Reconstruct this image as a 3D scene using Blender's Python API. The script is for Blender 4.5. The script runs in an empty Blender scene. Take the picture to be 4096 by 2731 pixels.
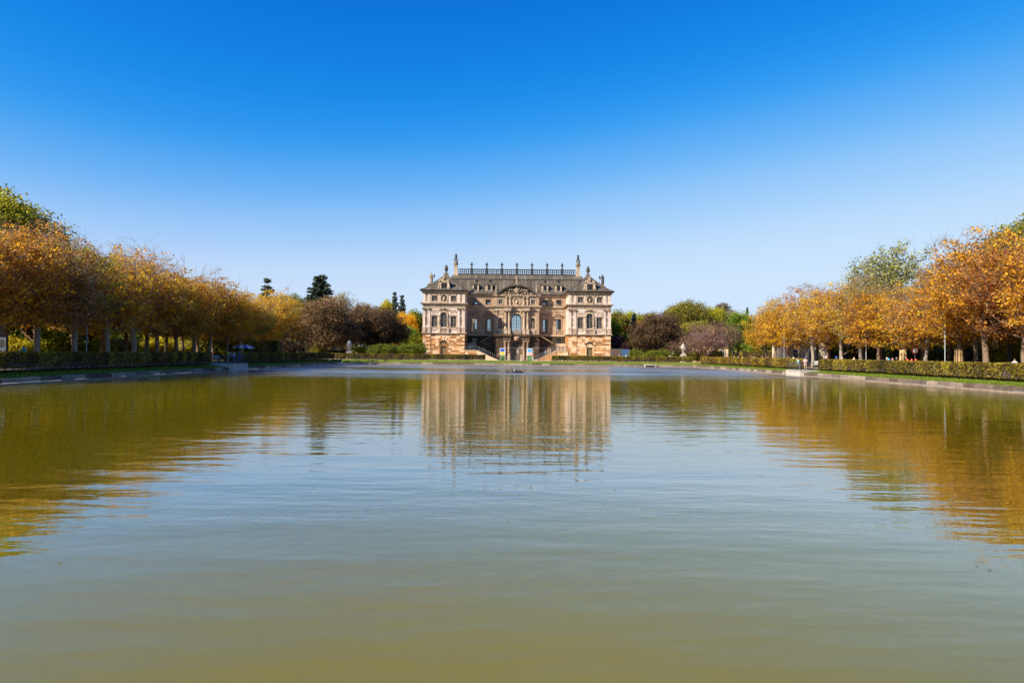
import bpy, bmesh, math, random
import numpy as np
from mathutils import Vector, Matrix, Euler

SC = bpy.context.scene
COL = SC.collection
R = math.radians
rnd = random.Random(7)

# ------------------------------------------------------------------ camera
cam_d = bpy.data.cameras.new('camera')
cam = bpy.data.objects.new('camera', cam_d); COL.objects.link(cam)
cam_d.sensor_width = 36.0; cam_d.lens = 24.0
cam_d.clip_start = 0.1; cam_d.clip_end = 8000
cam.matrix_world = (Matrix.Translation((0, 0, 2.8)) @ Matrix.Rotation(R(90 + 0.97), 4, 'X') @ Matrix.Rotation(R(0.573), 4, 'Z'))
SC.camera = cam

# ------------------------------------------------------------------ sun and sky
SUN_DIR = Vector((1.42, 1.0, -1.20)).normalized()       # way the light travels
SUN_EL = math.asin(-SUN_DIR.z)
SUN_AZ = math.atan2(-SUN_DIR.x, -SUN_DIR.y)            # clockwise from +Y
sun_d = bpy.data.lights.new('sun', 'SUN'); sun = bpy.data.objects.new('sun', sun_d); COL.objects.link(sun)
sun_d.energy = 5.0; sun_d.angle = R(0.53); sun_d.color = (1.0, 0.89, 0.74)
sun.rotation_euler = SUN_DIR.to_track_quat('-Z', 'Y').to_euler()
sun.location = (-60, -40, 60)

world = bpy.data.worlds.new('World'); SC.world = world; world.use_nodes = True
wn = world.node_tree.nodes; wl = world.node_tree.links
for n in list(wn): wn.remove(n)
wo = wn.new('ShaderNodeOutputWorld'); bg = wn.new('ShaderNodeBackground'); sky = wn.new('ShaderNodeTexSky')
sky.sky_type = 'NISHITA'; sky.sun_disc = False
sky.sun_elevation = SUN_EL; sky.sun_rotation = SUN_AZ
sky.air_density = 1.0; sky.dust_density = 0.0; sky.ozone_density = 6.0; sky.altitude = 100
# even grade of the whole sky (polarised, saturated autumn blue), channel by channel
EXPO = 0.9
SKY_R = [(0, 0), (0.072, 0.004), (0.100, 0.016), (0.130, 0.105), (0.19, 0.37), (0.28, 0.57), (0.45, 0.64), (1, 0.68)]
SKY_G = [(0, 0), (0.10, 0.095), (0.15, 0.175), (0.19, 0.25), (0.26, 0.42), (0.35, 0.61), (0.48, 0.75), (0.7, 0.80), (1, 0.84)]
SKY_B = [(0, 0), (0.2, 0.48), (0.31, 0.68), (0.38, 0.81), (0.48, 0.91), (0.6, 0.96), (1, 1.0)]
sc_ = wn.new('ShaderNodeSeparateColor'); cc_ = wn.new('ShaderNodeCombineColor'); wl.new(sky.outputs[0], sc_.inputs[0])
for k, pts in enumerate((SKY_R, SKY_G, SKY_B)):
    m1 = wn.new('ShaderNodeMath'); m1.operation = 'MULTIPLY'; m1.inputs[1].default_value = 0.10; wl.new(sc_.outputs[k], m1.inputs[0])
    fc = wn.new('ShaderNodeFloatCurve'); cv = fc.mapping.curves[0]
    while len(cv.points) < len(pts): cv.points.new(0.5, 0.5)
    for q, (x, y) in zip(cv.points, pts): q.location = (x, y); q.handle_type = 'AUTO_CLAMPED'
    fc.mapping.update(); wl.new(m1.outputs[0], fc.inputs['Value'])
    m2 = wn.new('ShaderNodeMath'); m2.operation = 'MULTIPLY'; m2.inputs[1].default_value = 10.0 / 2 ** EXPO; wl.new(fc.outputs[0], m2.inputs[0]); wl.new(m2.outputs[0], cc_.inputs[k])
bg.inputs['Strength'].default_value = 0.10
wl.new(cc_.outputs[0], bg.inputs['Color']); wl.new(bg.outputs[0], wo.inputs['Surface'])

SC.view_settings.view_transform = 'Standard'; SC.view_settings.look = 'None'
SC.view_settings.exposure = EXPO; SC.view_settings.gamma = 1.0
SC.view_settings.use_curve_mapping = False
SC.render.engine = 'CYCLES'
SC.cycles.use_denoising = True
SC.cycles.max_bounces = 12; SC.cycles.diffuse_bounces = 7; SC.cycles.glossy_bounces = 4
SC.cycles.transparent_max_bounces = 12; SC.cycles.transmission_bounces = 8
SC.cycles.sample_clamp_indirect = 6.0; SC.cycles.caustics_reflective = False; SC.cycles.caustics_refractive = False

# ------------------------------------------------------------------ materials
MATS = {}
def new_mat(name):
    m = bpy.data.materials.new(name); m.use_nodes = True
    nt = m.node_tree; bs = nt.nodes['Principled BSDF']
    MATS[name] = m
    return m, nt, bs
def nd(nt, t, **kw):
    n = nt.nodes.new(t)
    for k, v in kw.items():
        if k in n.inputs: n.inputs[k].default_value = v
        else: setattr(n, k, v)
    return n
def ramp(nt, stops):
    r = nt.nodes.new('ShaderNodeValToRGB'); el = r.color_ramp.elements
    while len(el) < len(stops): el.new(0.5)
    for e, (p, c) in zip(el, stops): e.position = p; e.color = (*c, 1)
    return r
def mix(nt, fac, a, b, mode='MIX'):
    m = nt.nodes.new('ShaderNodeMix'); m.data_type = 'RGBA'; m.blend_type = mode
    for sock, v in ((m.inputs[0], fac), (m.inputs[6], a), (m.inputs[7], b)):
        if hasattr(v, 'links'): nt.links.new(v, sock)
        elif isinstance(v, (int, float)): sock.default_value = v
        else: sock.default_value = (*v, 1)
    return m.outputs[2]
def simple(name, col, rough=0.7, metal=0.0, var=0.12, scale=3.0, bump=0.0, bscale=20.0, spec=0.5):
    """plain paint / stone / metal with soft tonal wear and optional fine relief"""
    m, nt, bs = new_mat(name); L = nt.links
    tc = nd(nt, 'ShaderNodeTexCoord')
    nz = nd(nt, 'ShaderNodeTexNoise', Scale=scale, Detail=6.0, Roughness=0.65); L.new(tc.outputs['Object'], nz.inputs['Vector'])
    dk = tuple(c * (1 - var * 2.0) for c in col); lt = tuple(min(1, c * (1 + var * 1.6)) for c in col)
    r = ramp(nt, [(0.3, dk), (0.5, col), (0.72, lt)]); L.new(nz.outputs['Fac'], r.inputs['Fac'])
    L.new(r.outputs['Color'], bs.inputs['Base Color'])
    bs.inputs['Roughness'].default_value = rough; bs.inputs['Metallic'].default_value = metal
    bs.inputs['Specular IOR Level'].default_value = spec
    if bump:
        n2 = nd(nt, 'ShaderNodeTexNoise', Scale=bscale, Detail=5.0); L.new(tc.outputs['Object'], n2.inputs['Vector'])
        b = nd(nt, 'ShaderNodeBump', Strength=bump, Distance=0.05); L.new(n2.outputs['Fac'], b.inputs['Height']); L.new(b.outputs[0], bs.inputs['Normal'])
    return m
def stone(name, cols, rough=0.85, streak=0.5, dirt=(0.05, 0.04, 0.035), joint=None, rand=0.0, spec=0.25):
    """weathered sandstone: blotches, rain streaks, soot; optional ashlar joints; per-object tint"""
    m, nt, bs = new_mat(name); L = nt.links
    geo = nd(nt, 'ShaderNodeNewGeometry')
    nz = nd(nt, 'ShaderNodeTexNoise', Scale=0.9, Detail=8.0, Roughness=0.7); L.new(geo.outputs['Position'], nz.inputs['Vector'])
    fac = nz.outputs['Fac']
    if rand:
        oi = nd(nt, 'ShaderNodeObjectInfo')
        mx = nd(nt, 'ShaderNodeMath', operation='MULTIPLY_ADD'); L.new(oi.outputs['Random'], mx.inputs[0]); mx.inputs[1].default_value = rand
        m2 = nd(nt, 'ShaderNodeMath', operation='MULTIPLY_ADD'); L.new(nz.outputs['Fac'], m2.inputs[0]); m2.inputs[1].default_value = 1 - rand * 0.6; m2.inputs[2].default_value = -rand * 0.2
        L.new(m2.outputs[0], mx.inputs[2]); fac = mx.outputs[0]
    n = len(cols); r = ramp(nt, [(0.28 + 0.46 * i / (n - 1), c) for i, c in enumerate(cols)]); L.new(fac, r.inputs['Fac'])
    col = r.outputs['Color']
    if joint:
        mp = nd(nt, 'ShaderNodeMapping'); L.new(geo.outputs['Position'], mp.inputs['Vector']); mp.inputs['Rotation'].default_value = (R(90), 0, 0)
        br = nd(nt, 'ShaderNodeTexBrick', Scale=1.0); L.new(mp.outputs[0], br.inputs['Vector'])
        br.inputs['Brick Width'].default_value = joint[0]; br.inputs['Row Height'].default_value = joint[1]
        br.inputs['Mortar Size'].default_value = 0.02
        br.inputs['Color1'].default_value = (1, 1, 1, 1); br.inputs['Color2'].default_value = (0.86, 0.83, 0.82, 1); br.inputs['Mortar'].default_value = (0.55, 0.5, 0.48, 1)
        col = mix(nt, 0.8, col, br.outputs['Color'], 'MULTIPLY')
    mp2 = nd(nt, 'ShaderNodeMapping'); L.new(geo.outputs['Position'], mp2.inputs['Vector']); mp2.inputs['Scale'].default_value = (2.2, 2.2, 0.22)
    n2 = nd(nt, 'ShaderNodeTexNoise', Scale=1.0, Detail=7.0, Roughness=0.75); L.new(mp2.outputs[0], n2.inputs['Vector'])
    r2 = ramp(nt, [(0.50, (0, 0, 0)), (0.78, (1, 1, 1))]); L.new(n2.outputs['Fac'], r2.inputs['Fac'])
    ml = nd(nt, 'ShaderNodeMath', operation='MULTIPLY'); L.new(r2.outputs['Color'], ml.inputs[0]); ml.inputs[1].default_value = streak
    col = mix(nt, ml.outputs[0], col, dirt)
    L.new(col, bs.inputs['Base Color']); bs.inputs['Roughness'].default_value = rough
    bs.inputs['Specular IOR Level'].default_value = spec
    n3 = nd(nt, 'ShaderNodeTexNoise', Scale=9.0, Detail=6.0); L.new(geo.outputs['Position'], n3.inputs['Vector'])
    b = nd(nt, 'ShaderNodeBump', Strength=0.35, Distance=0.05); L.new(n3.outputs['Fac'], b.inputs['Height']); L.new(b.outputs[0], bs.inputs['Normal'])
    return m
def leaf(name, dark, mid, light, trans=0.35, rand=0.25):
    """leaf: diffuse + translucent, tinted per leaf (tint attribute) and per tree"""
    m, nt, bs = new_mat(name); L = nt.links
    at = nd(nt, 'ShaderNodeAttribute'); at.attribute_name = 'tint'
    oi = nd(nt, 'ShaderNodeObjectInfo')
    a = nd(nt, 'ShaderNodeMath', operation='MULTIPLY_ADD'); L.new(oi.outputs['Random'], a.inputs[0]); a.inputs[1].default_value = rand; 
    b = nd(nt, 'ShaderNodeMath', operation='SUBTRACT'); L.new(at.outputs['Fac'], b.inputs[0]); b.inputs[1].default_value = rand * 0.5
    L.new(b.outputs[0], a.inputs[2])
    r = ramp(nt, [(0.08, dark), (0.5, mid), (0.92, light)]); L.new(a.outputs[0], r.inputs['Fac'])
    L.new(r.outputs['Color'], bs.inputs['Base Color']); bs.inputs['Roughness'].default_value = 0.6; bs.inputs['Specular IOR Level'].default_value = 0.25
    tr = nd(nt, 'ShaderNodeBsdfTranslucent'); L.new(r.outputs['Color'], tr.inputs['Color'])
    ms = nd(nt, 'ShaderNodeMixShader', Fac=trans); L.new(bs.outputs[0], ms.inputs[1]); L.new(tr.outputs[0], ms.inputs[2])
    L.new(ms.outputs[0], nt.nodes['Material Output'].inputs['Surface'])
    return m

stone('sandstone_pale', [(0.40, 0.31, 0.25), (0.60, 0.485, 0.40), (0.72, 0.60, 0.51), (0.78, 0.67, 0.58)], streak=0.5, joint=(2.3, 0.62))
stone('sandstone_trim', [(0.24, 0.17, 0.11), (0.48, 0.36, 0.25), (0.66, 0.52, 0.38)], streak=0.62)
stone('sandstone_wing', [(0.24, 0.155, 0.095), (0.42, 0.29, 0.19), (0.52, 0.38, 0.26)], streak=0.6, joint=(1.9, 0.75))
stone('sandstone_ochre', [(0.32, 0.15, 0.055), (0.52, 0.28, 0.115), (0.62, 0.37, 0.19), (0.72, 0.51, 0.33)], streak=0.35, rand=0.75, dirt=(0.10, 0.05, 0.025))
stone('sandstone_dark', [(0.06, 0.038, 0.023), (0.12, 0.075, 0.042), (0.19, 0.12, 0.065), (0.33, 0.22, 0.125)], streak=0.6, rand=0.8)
stone('statue_stone', [(0.08, 0.06, 0.042), (0.24, 0.18, 0.125), (0.44, 0.345, 0.25)], streak=0.55)
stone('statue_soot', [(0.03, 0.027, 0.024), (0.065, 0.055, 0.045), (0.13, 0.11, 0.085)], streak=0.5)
stone('urn_marble', [(0.36, 0.31, 0.26), (0.55, 0.49, 0.42), (0.64, 0.58, 0.52)], streak=0.35)
stone('kerb_stone', [(0.09, 0.065, 0.048), (0.19, 0.142, 0.11), (0.32, 0.25, 0.20)], streak=0.4, rand=0.5, dirt=(0.07, 0.06, 0.04))
stone('concrete', [(0.34, 0.30, 0.26), (0.48, 0.44, 0.40), (0.56, 0.52, 0.47)], streak=0.5, dirt=(0.12, 0.10, 0.08))
simple('soot_joint', (0.05, 0.035, 0.025), 0.9)
simple('iron', (0.05, 0.05, 0.055), 0.5, 0.4)
simple('steel', (0.42, 0.43, 0.45), 0.35, 0.8)
simple('steel_grey', (0.09, 0.095, 0.105), 0.45, 0.5)
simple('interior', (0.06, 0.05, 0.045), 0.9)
simple('interior_pale', (0.38, 0.36, 0.33), 0.9)
simple('wood_window', (0.24, 0.19, 0.14), 0.6)
simple('wood_dark', (0.045, 0.035, 0.028), 0.6)
simple('wood_door', (0.15, 0.10, 0.045), 0.6)
simple('white_paint', (0.75, 0.75, 0.74), 0.5, var=0.05)
simple('lamp_grey', (0.30, 0.32, 0.35), 0.5, var=0.08)
simple('house_yellow', (0.66, 0.43, 0.17), 0.85, var=0.06, scale=1.2)
simple('house_cream', (0.80, 0.64, 0.40), 0.85, var=0.05, scale=1.2)
simple('roof_slate', (0.10, 0.095, 0.10), 0.6, var=0.15, bump=0.4, bscale=8)
simple('bark', (0.19, 0.125, 0.08), 0.9, var=0.22, scale=4.0, bump=0.9, bscale=9.0)
simple('bark_pale', (0.27, 0.22, 0.17), 0.9, var=0.22, scale=4.0, bump=0.9, bscale=9.0)
simple('bark_dark', (0.06, 0.047, 0.037), 0.9, var=0.22, scale=4.0, bump=0.9, bscale=9.0)
simple('bark_moss', (0.20, 0.18, 0.06), 0.9, var=0.22, scale=4.0, bump=0.9, bscale=9.0)
simple('twig_red', (0.19, 0.10, 0.085), 0.85, var=0.2)
simple('board_wood', (0.66, 0.46, 0.22), 0.7, var=0.12, scale=6)
simple('plastic_black', (0.02, 0.02, 0.022), 0.4)
simple('plastic_white', (0.8, 0.8, 0.78), 0.4, var=0.04)
simple('container_blue', (0.05, 0.11, 0.24), 0.5, var=0.1)
simple('container_brown', (0.10, 0.07, 0.05), 0.6)
simple('banner_blue', (0.02, 0.10, 0.45), 0.5, var=0.05)
simple('banner_yellow', (0.75, 0.50, 0.02), 0.5, var=0.05)
simple('banner_green', (0.10, 0.22, 0.05), 0.6, var=0.1)
simple('sign_red', (0.60, 0.03, 0.03), 0.4, var=0.05)
simple('lamp_red', (0.75, 0.06, 0.03), 0.3, var=0.05)
simple('lamp_yellow', (0.80, 0.55, 0.05), 0.4, var=0.05)
simple('cloth_blue', (0.02, 0.07, 0.40), 0.7, var=0.08)
simple('car_paint', (0.02, 0.02, 0.025), 0.25, 0.2)
simple('rubber', (0.02, 0.02, 0.02), 0.9)
simple('skin', (0.55, 0.32, 0.22), 0.6, var=0.06)
simple('bird_brown', (0.07, 0.055, 0.04), 0.8)
for nm, c in dict(black=(0.012, 0.012, 0.014), navy=(0.02, 0.035, 0.10), denim=(0.05, 0.10, 0.24), red=(0.55, 0.03, 0.02), rust=(0.42, 0.13, 0.05), orange=(0.62, 0.19, 0.08),
                  cream=(0.74, 0.66, 0.48), white=(0.80, 0.80, 0.82), lilac=(0.42, 0.36, 0.60), pink=(0.66, 0.40, 0.40), teal=(0.01, 0.26, 0.25), mint=(0.30, 0.58, 0.50), grey=(0.22, 0.22, 0.23),
                  green=(0.03, 0.30, 0.16), beige=(0.44, 0.33, 0.21), lime=(0.36, 0.55, 0.02), blue=(0.03, 0.14, 0.55), sky=(0.08, 0.33, 0.66), maroon=(0.16, 0.03, 0.05), brown=(0.10, 0.055, 0.03), hair_dark=(0.02, 0.014, 0.01), hair_fair=(0.30, 0.18, 0.08), hair_grey=(0.42, 0.40, 0.38)).items():
    simple('cloth_' + nm if not nm.startswith('hair') else nm, c, 0.85, var=0.08, scale=5)

# copper roof sheet, brown-grey with pale green run-off
m, nt, bs = new_mat('roof_copper'); L = nt.links
geo = nd(nt, 'ShaderNodeNewGeometry'); oi = nd(nt, 'ShaderNodeObjectInfo')
mp = nd(nt, 'ShaderNodeMapping'); L.new(geo.outputs['Position'], mp.inputs['Vector']); mp.inputs['Scale'].default_value = (1.0, 0.5, 0.25)
nz = nd(nt, 'ShaderNodeTexNoise', Scale=1.3, Detail=9.0, Roughness=0.75); L.new(mp.outputs[0], nz.inputs['Vector'])
ad = nd(nt, 'ShaderNodeMath', operation='MULTIPLY_ADD'); L.new(oi.outputs['Random'], ad.inputs[0]); ad.inputs[1].default_value = 0.22; L.new(nz.outputs['Fac'], ad.inputs[2])
r = ramp(nt, [(0.35, (0.050, 0.040, 0.029)), (0.55, (0.095, 0.078, 0.056)), (0.74, (0.14, 0.118, 0.086)), (0.97, (0.26, 0.25, 0.20))]); L.new(ad.outputs[0], r.inputs['Fac'])
L.new(r.outputs['Color'], bs.inputs['Base Color']); bs.inputs['Roughness'].default_value = 0.55; bs.inputs['Metallic'].default_value = 0.0; bs.inputs['Specular IOR Level'].default_value = 0.2

# window glass: mostly clear, mirror at grazing angles
m, nt, bs = new_mat('glass'); L = nt.links
nt.nodes.remove(bs)
tr = nd(nt, 'ShaderNodeBsdfTransparent'); tr.inputs['Color'].default_value = (0.88, 0.92, 0.92, 1)
gl = nd(nt, 'ShaderNodeBsdfGlossy', Roughness=0.03); fr = nd(nt, 'ShaderNodeFresnel', IOR=1.42)
ms = nd(nt, 'ShaderNodeMixShader'); L.new(fr.outputs[0], ms.inputs[0]); L.new(tr.outputs[0], ms.inputs[1]); L.new(gl.outputs[0], ms.inputs[2])
L.new(ms.outputs[0], nt.nodes['Material Output'].inputs['Surface'])

# leaves
leaf('leaf_amber', (0.38, 0.15, 0.014), (0.68, 0.31, 0.022), (0.86, 0.50, 0.035), trans=.5)
leaf('leaf_gold', (0.46, 0.21, 0.010), (0.78, 0.43, 0.016), (0.90, 0.62, 0.025), trans=.5)
leaf('leaf_rust', (0.24, 0.09, 0.025), (0.52, 0.21, 0.045), (0.70, 0.34, 0.075), trans=.5)
leaf('leaf_brown', (0.20, 0.085, 0.03), (0.44, 0.20, 0.05), (0.64, 0.33, 0.08), trans=.5)
leaf('leaf_green', (0.03, 0.05, 0.008), (0.12, 0.16, 0.014), (0.30, 0.31, 0.02))
leaf('leaf_yellowgreen', (0.09, 0.11, 0.008), (0.31, 0.31, 0.016), (0.56, 0.50, 0.025))
leaf('leaf_olive', (0.05, 0.055, 0.012), (0.21, 0.19, 0.024), (0.40, 0.34, 0.04))
leaf('leaf_bright', (0.04, 0.08, 0.008), (0.13, 0.22, 0.014), (0.30, 0.38, 0.03))
leaf('leaf_copper', (0.03, 0.018, 0.012), (0.085, 0.05, 0.028), (0.20, 0.12, 0.05), trans=0.25)
leaf('leaf_mixed', (0.30, 0.15, 0.02), (0.50, 0.34, 0.03), (0.50, 0.50, 0.04), trans=.5)
leaf('leaf_purple', (0.03, 0.013, 0.015), (0.085, 0.035, 0.036), (0.18, 0.07, 0.06), trans=0.2)
leaf('leaf_mauve', (0.08, 0.045, 0.026), (0.21, 0.12, 0.06), (0.38, 0.24, 0.09), trans=0.3)
leaf('leaf_yellow', (0.26, 0.22, 0.01), (0.55, 0.45, 0.015), (0.75, 0.65, 0.03))
leaf('leaf_pale', (0.12, 0.13, 0.04), (0.33, 0.33, 0.08), (0.54, 0.51, 0.14))
leaf('needle_green', (0.010, 0.018, 0.010), (0.030, 0.050, 0.026), (0.085, 0.105, 0.05), trans=0.1)
leaf('needle_blue', (0.015, 0.028, 0.026), (0.045, 0.075, 0.062), (0.11, 0.15, 0.11), trans=0.1)
leaf('needle_brown', (0.04, 0.034, 0.026), (0.11, 0.092, 0.066), (0.22, 0.18, 0.125), trans=0.1)
leaf('hedge_leaf', (0.05, 0.032, 0.010), (0.22, 0.125, 0.022), (0.42, 0.33, 0.035), rand=0.05)
leaf('hedge_leaf_green', (0.04, 0.035, 0.009), (0.19, 0.135, 0.02), (0.40, 0.32, 0.03), rand=0.05)
leaf('leaf_maple', (0.03, 0.05, 0.008), (0.19, 0.20, 0.014), (0.52, 0.46, 0.02))
leaf('grass_blade', (0.05, 0.09, 0.008), (0.13, 0.20, 0.014), (0.30, 0.34, 0.04), rand=0.0)

# lawn
m, nt, bs = new_mat('lawn'); L = nt.links
geo = nd(nt, 'ShaderNodeNewGeometry')
n1 = nd(nt, 'ShaderNodeTexNoise', Scale=0.35, Detail=7.0, Roughness=0.7); L.new(geo.outputs['Position'], n1.inputs['Vector'])
n2 = nd(nt, 'ShaderNodeTexNoise', Scale=6.0, Detail=6.0, Roughness=0.8); L.new(geo.outputs['Position'], n2.inputs['Vector'])
r1 = ramp(nt, [(0.32, (0.10, 0.16, 0.010)), (0.52, (0.16, 0.22, 0.014)), (0.66, (0.26, 0.24, 0.05)), (0.8, (0.30, 0.24, 0.09))]); L.new(n1.outputs['Fac'], r1.inputs['Fac'])
r2 = ramp(nt, [(0.3, (0.55, 0.55, 0.55)), (0.7, (1.25, 1.25, 1.2))]); L.new(n2.outputs['Fac'], r2.inputs['Fac'])
L.new(mix(nt, 1.0, r1.outputs['Color'], r2.outputs['Color'], 'MULTIPLY'), bs.inputs['Base Color']); bs.inputs['Roughness'].default_value = 0.9
bs.inputs['Specular IOR Level'].default_value = 0.1
b = nd(nt, 'ShaderNodeBump', Strength=0.9, Distance=0.08); L.new(n2.outputs['Fac'], b.inputs['Height']); L.new(b.outputs[0], bs.inputs['Normal'])
simple('gravel', (0.42, 0.34, 0.25), 0.95, var=0.12, scale=2.0, bump=0.5, bscale=40)
simple('ground_litter', (0.13, 0.09, 0.035), 0.95, var=0.25, scale=0.8, bump=0.6, bscale=15)

# pond water: murky olive body under a rippled mirror skin
m, nt, bs = new_mat('pond_water'); L = nt.links
geo = nd(nt, 'ShaderNodeNewGeometry'); sep = nd(nt, 'ShaderNodeSeparateXYZ'); L.new(geo.outputs['Position'], sep.inputs[0])
nt.nodes.remove(bs)
nb = nd(nt, 'ShaderNodeTexNoise', Scale=0.06, Detail=3.0); L.new(geo.outputs['Position'], nb.inputs['Vector'])
rb = ramp(nt, [(0.30, (0.168, 0.139, 0.003)), (0.70, (0.204, 0.170, 0.006))]); L.new(nb.outputs['Fac'], rb.inputs['Fac'])
wd_ = nd(nt, 'ShaderNodeSubsurfaceScattering', falloff='BURLEY', Scale=22.0); wd_.inputs['Radius'].default_value = (1.0, 1.0, 0.6); L.new(rb.outputs['Color'], wd_.inputs['Color'])
wg_ = nd(nt, 'ShaderNodeBsdfGlossy'); wf_ = nd(nt, 'ShaderNodeFresnel', IOR=1.333)
wq_ = nd(nt, 'ShaderNodeMath', operation='POWER'); L.new(wf_.outputs[0], wq_.inputs[0]); wq_.inputs[1].default_value = 1.27
wp_ = nd(nt, 'ShaderNodeMath', operation='MULTIPLY'); L.new(wq_.outputs[0], wp_.inputs[0]); wp_.inputs[1].default_value = 2.95
wm_ = nd(nt, 'ShaderNodeMath', operation='MINIMUM'); L.new(wp_.outputs[0], wm_.inputs[0]); wm_.inputs[1].default_value = 0.76   # wavelets hide part of the skin at grazing view
wx_ = nd(nt, 'ShaderNodeMixShader'); L.new(wm_.outputs[0], wx_.inputs[0]); L.new(wd_.outputs[0], wx_.inputs[1]); L.new(wg_.outputs[0], wx_.inputs[2])
L.new(wx_.outputs[0], nt.nodes['Material Output'].inputs['Surface'])
def wave(sx, sy, scale, det, rot=0.0, rough=0.5):
    mp = nd(nt, 'ShaderNodeMapping'); L.new(geo.outputs['Position'], mp.inputs['Vector'])
    mp.inputs['Scale'].default_value = (sx, sy, 1); mp.inputs['Rotation'].default_value = (0, 0, rot)
    n = nd(nt, 'ShaderNodeTexNoise', Scale=scale, Detail=det, Roughness=rough); L.new(mp.outputs[0], n.inputs['Vector'])
    return n.outputs['Fac']
w1 = wave(0.30, 1.0, 1.25, 2.0, R(6)); w2 = wave(0.45, 1.0, 4.0, 2.0, R(-9)); w3 = wave(0.28, 1.0, 0.42, 2.0, R(-4))
# wind patch at the far end roughens the skin
mr = nd(nt, 'ShaderNodeMapRange'); L.new(sep.outputs['Y'], mr.inputs['Value'])
mr.inputs['From Min'].default_value = 56; mr.inputs['From Max'].default_value = 100; mr.interpolation_type = 'SMOOTHSTEP'
npt = wave(0.35, 1.0, 0.05, 3.0)
rp = nd(nt, 'ShaderNodeMapRange'); L.new(npt, rp.inputs['Value']); rp.inputs['From Min'].default_value = 0.25; rp.inputs['From Max'].default_value = 0.55
nps = wave(0.22, 1.0, 0.30, 4.0, R(3), 0.65)
rq = nd(nt, 'ShaderNodeMapRange'); L.new(nps, rq.inputs['Value']); rq.inputs['From Min'].default_value = 0.36; rq.inputs['From Max'].default_value = 0.60; rq.inputs['To Min'].default_value = 0.45
wnd0 = nd(nt, 'ShaderNodeMath', operation='MULTIPLY'); L.new(mr.outputs[0], wnd0.inputs[0]); L.new(rp.outputs[0], wnd0.inputs[1])
wind = nd(nt, 'ShaderNodeMath', operation='MULTIPLY'); L.new(wnd0.outputs[0], wind.inputs[0]); L.new(rq.outputs[0], wind.inputs[1])
def madd(a, k, b):
    n = nd(nt, 'ShaderNodeMath', operation='MULTIPLY_ADD'); L.new(a, n.inputs[0]); n.inputs[1].default_value = k
    if hasattr(b, 'links'): L.new(b, n.inputs[2])
    else: n.inputs[2].default_value = b
    return n.outputs[0]
chop = nd(nt, 'ShaderNodeMath', operation='MULTIPLY'); L.new(wind.outputs[0], chop.inputs[0]); L.new(wave(0.5, 1.0, 5.0, 2.0, R(12)), chop.inputs[1])
h = madd(w1, 1.0, madd(w2, 0.30, madd(w3, 1.3, madd(chop.outputs[0], 2.2, 0.0))))
WATER_BUMP = 0.0155
b = nd(nt, 'ShaderNodeBump', Strength=1.0, Distance=WATER_BUMP); L.new(h, b.inputs['Height'])
for n_ in (wg_, wf_): L.new(b.outputs[0], n_.inputs['Normal'])
L.new(madd(wind.outputs[0], 0.46, 0.006), wg_.inputs['Roughness'])

# ------------------------------------------------------------------ helpers
def M(n): return MATS[n]
def link(o, parent=None):
    COL.objects.link(o)
    if parent is not None: o.parent = parent
    return o
def empty(name, loc=(0, 0, 0), rz=0.0):
    o = bpy.data.objects.new(name, None); o.location = loc; o.rotation_euler = (0, 0, rz); o.empty_display_size = 0.3
    COL.objects.link(o); return o
def tag(o, label=None, cat=None, group=None, kind=None):
    if label: o['label'] = label
    if cat: o['category'] = cat
    if group: o['group'] = group
    if kind: o['kind'] = kind
    return o
def mesh_np(name, V, F, mat, tint=None, smooth=False):
    """V (n,3) float, F (m,k) int with constant k"""
    V = np.asarray(V, np.float32); F = np.asarray(F, np.int32); k = F.shape[1]
    me = bpy.data.meshes.new(name)
    me.vertices.add(len(V)); me.vertices.foreach_set('co', V.ravel())
    me.loops.add(F.size); me.loops.foreach_set('vertex_index', F.ravel())
    me.polygons.add(len(F)); me.polygons.foreach_set('loop_start', np.arange(0, F.size, k, dtype=np.int32))
    if tint is not None:
        a = me.attributes.new('tint', 'FLOAT', 'POINT'); a.data.foreach_set('value', np.asarray(tint, np.float32))
    if smooth: me.polygons.foreach_set('use_smooth', np.ones(len(F), bool))
    me.materials.append(M(mat)); me.update(calc_edges=True); return me

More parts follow.
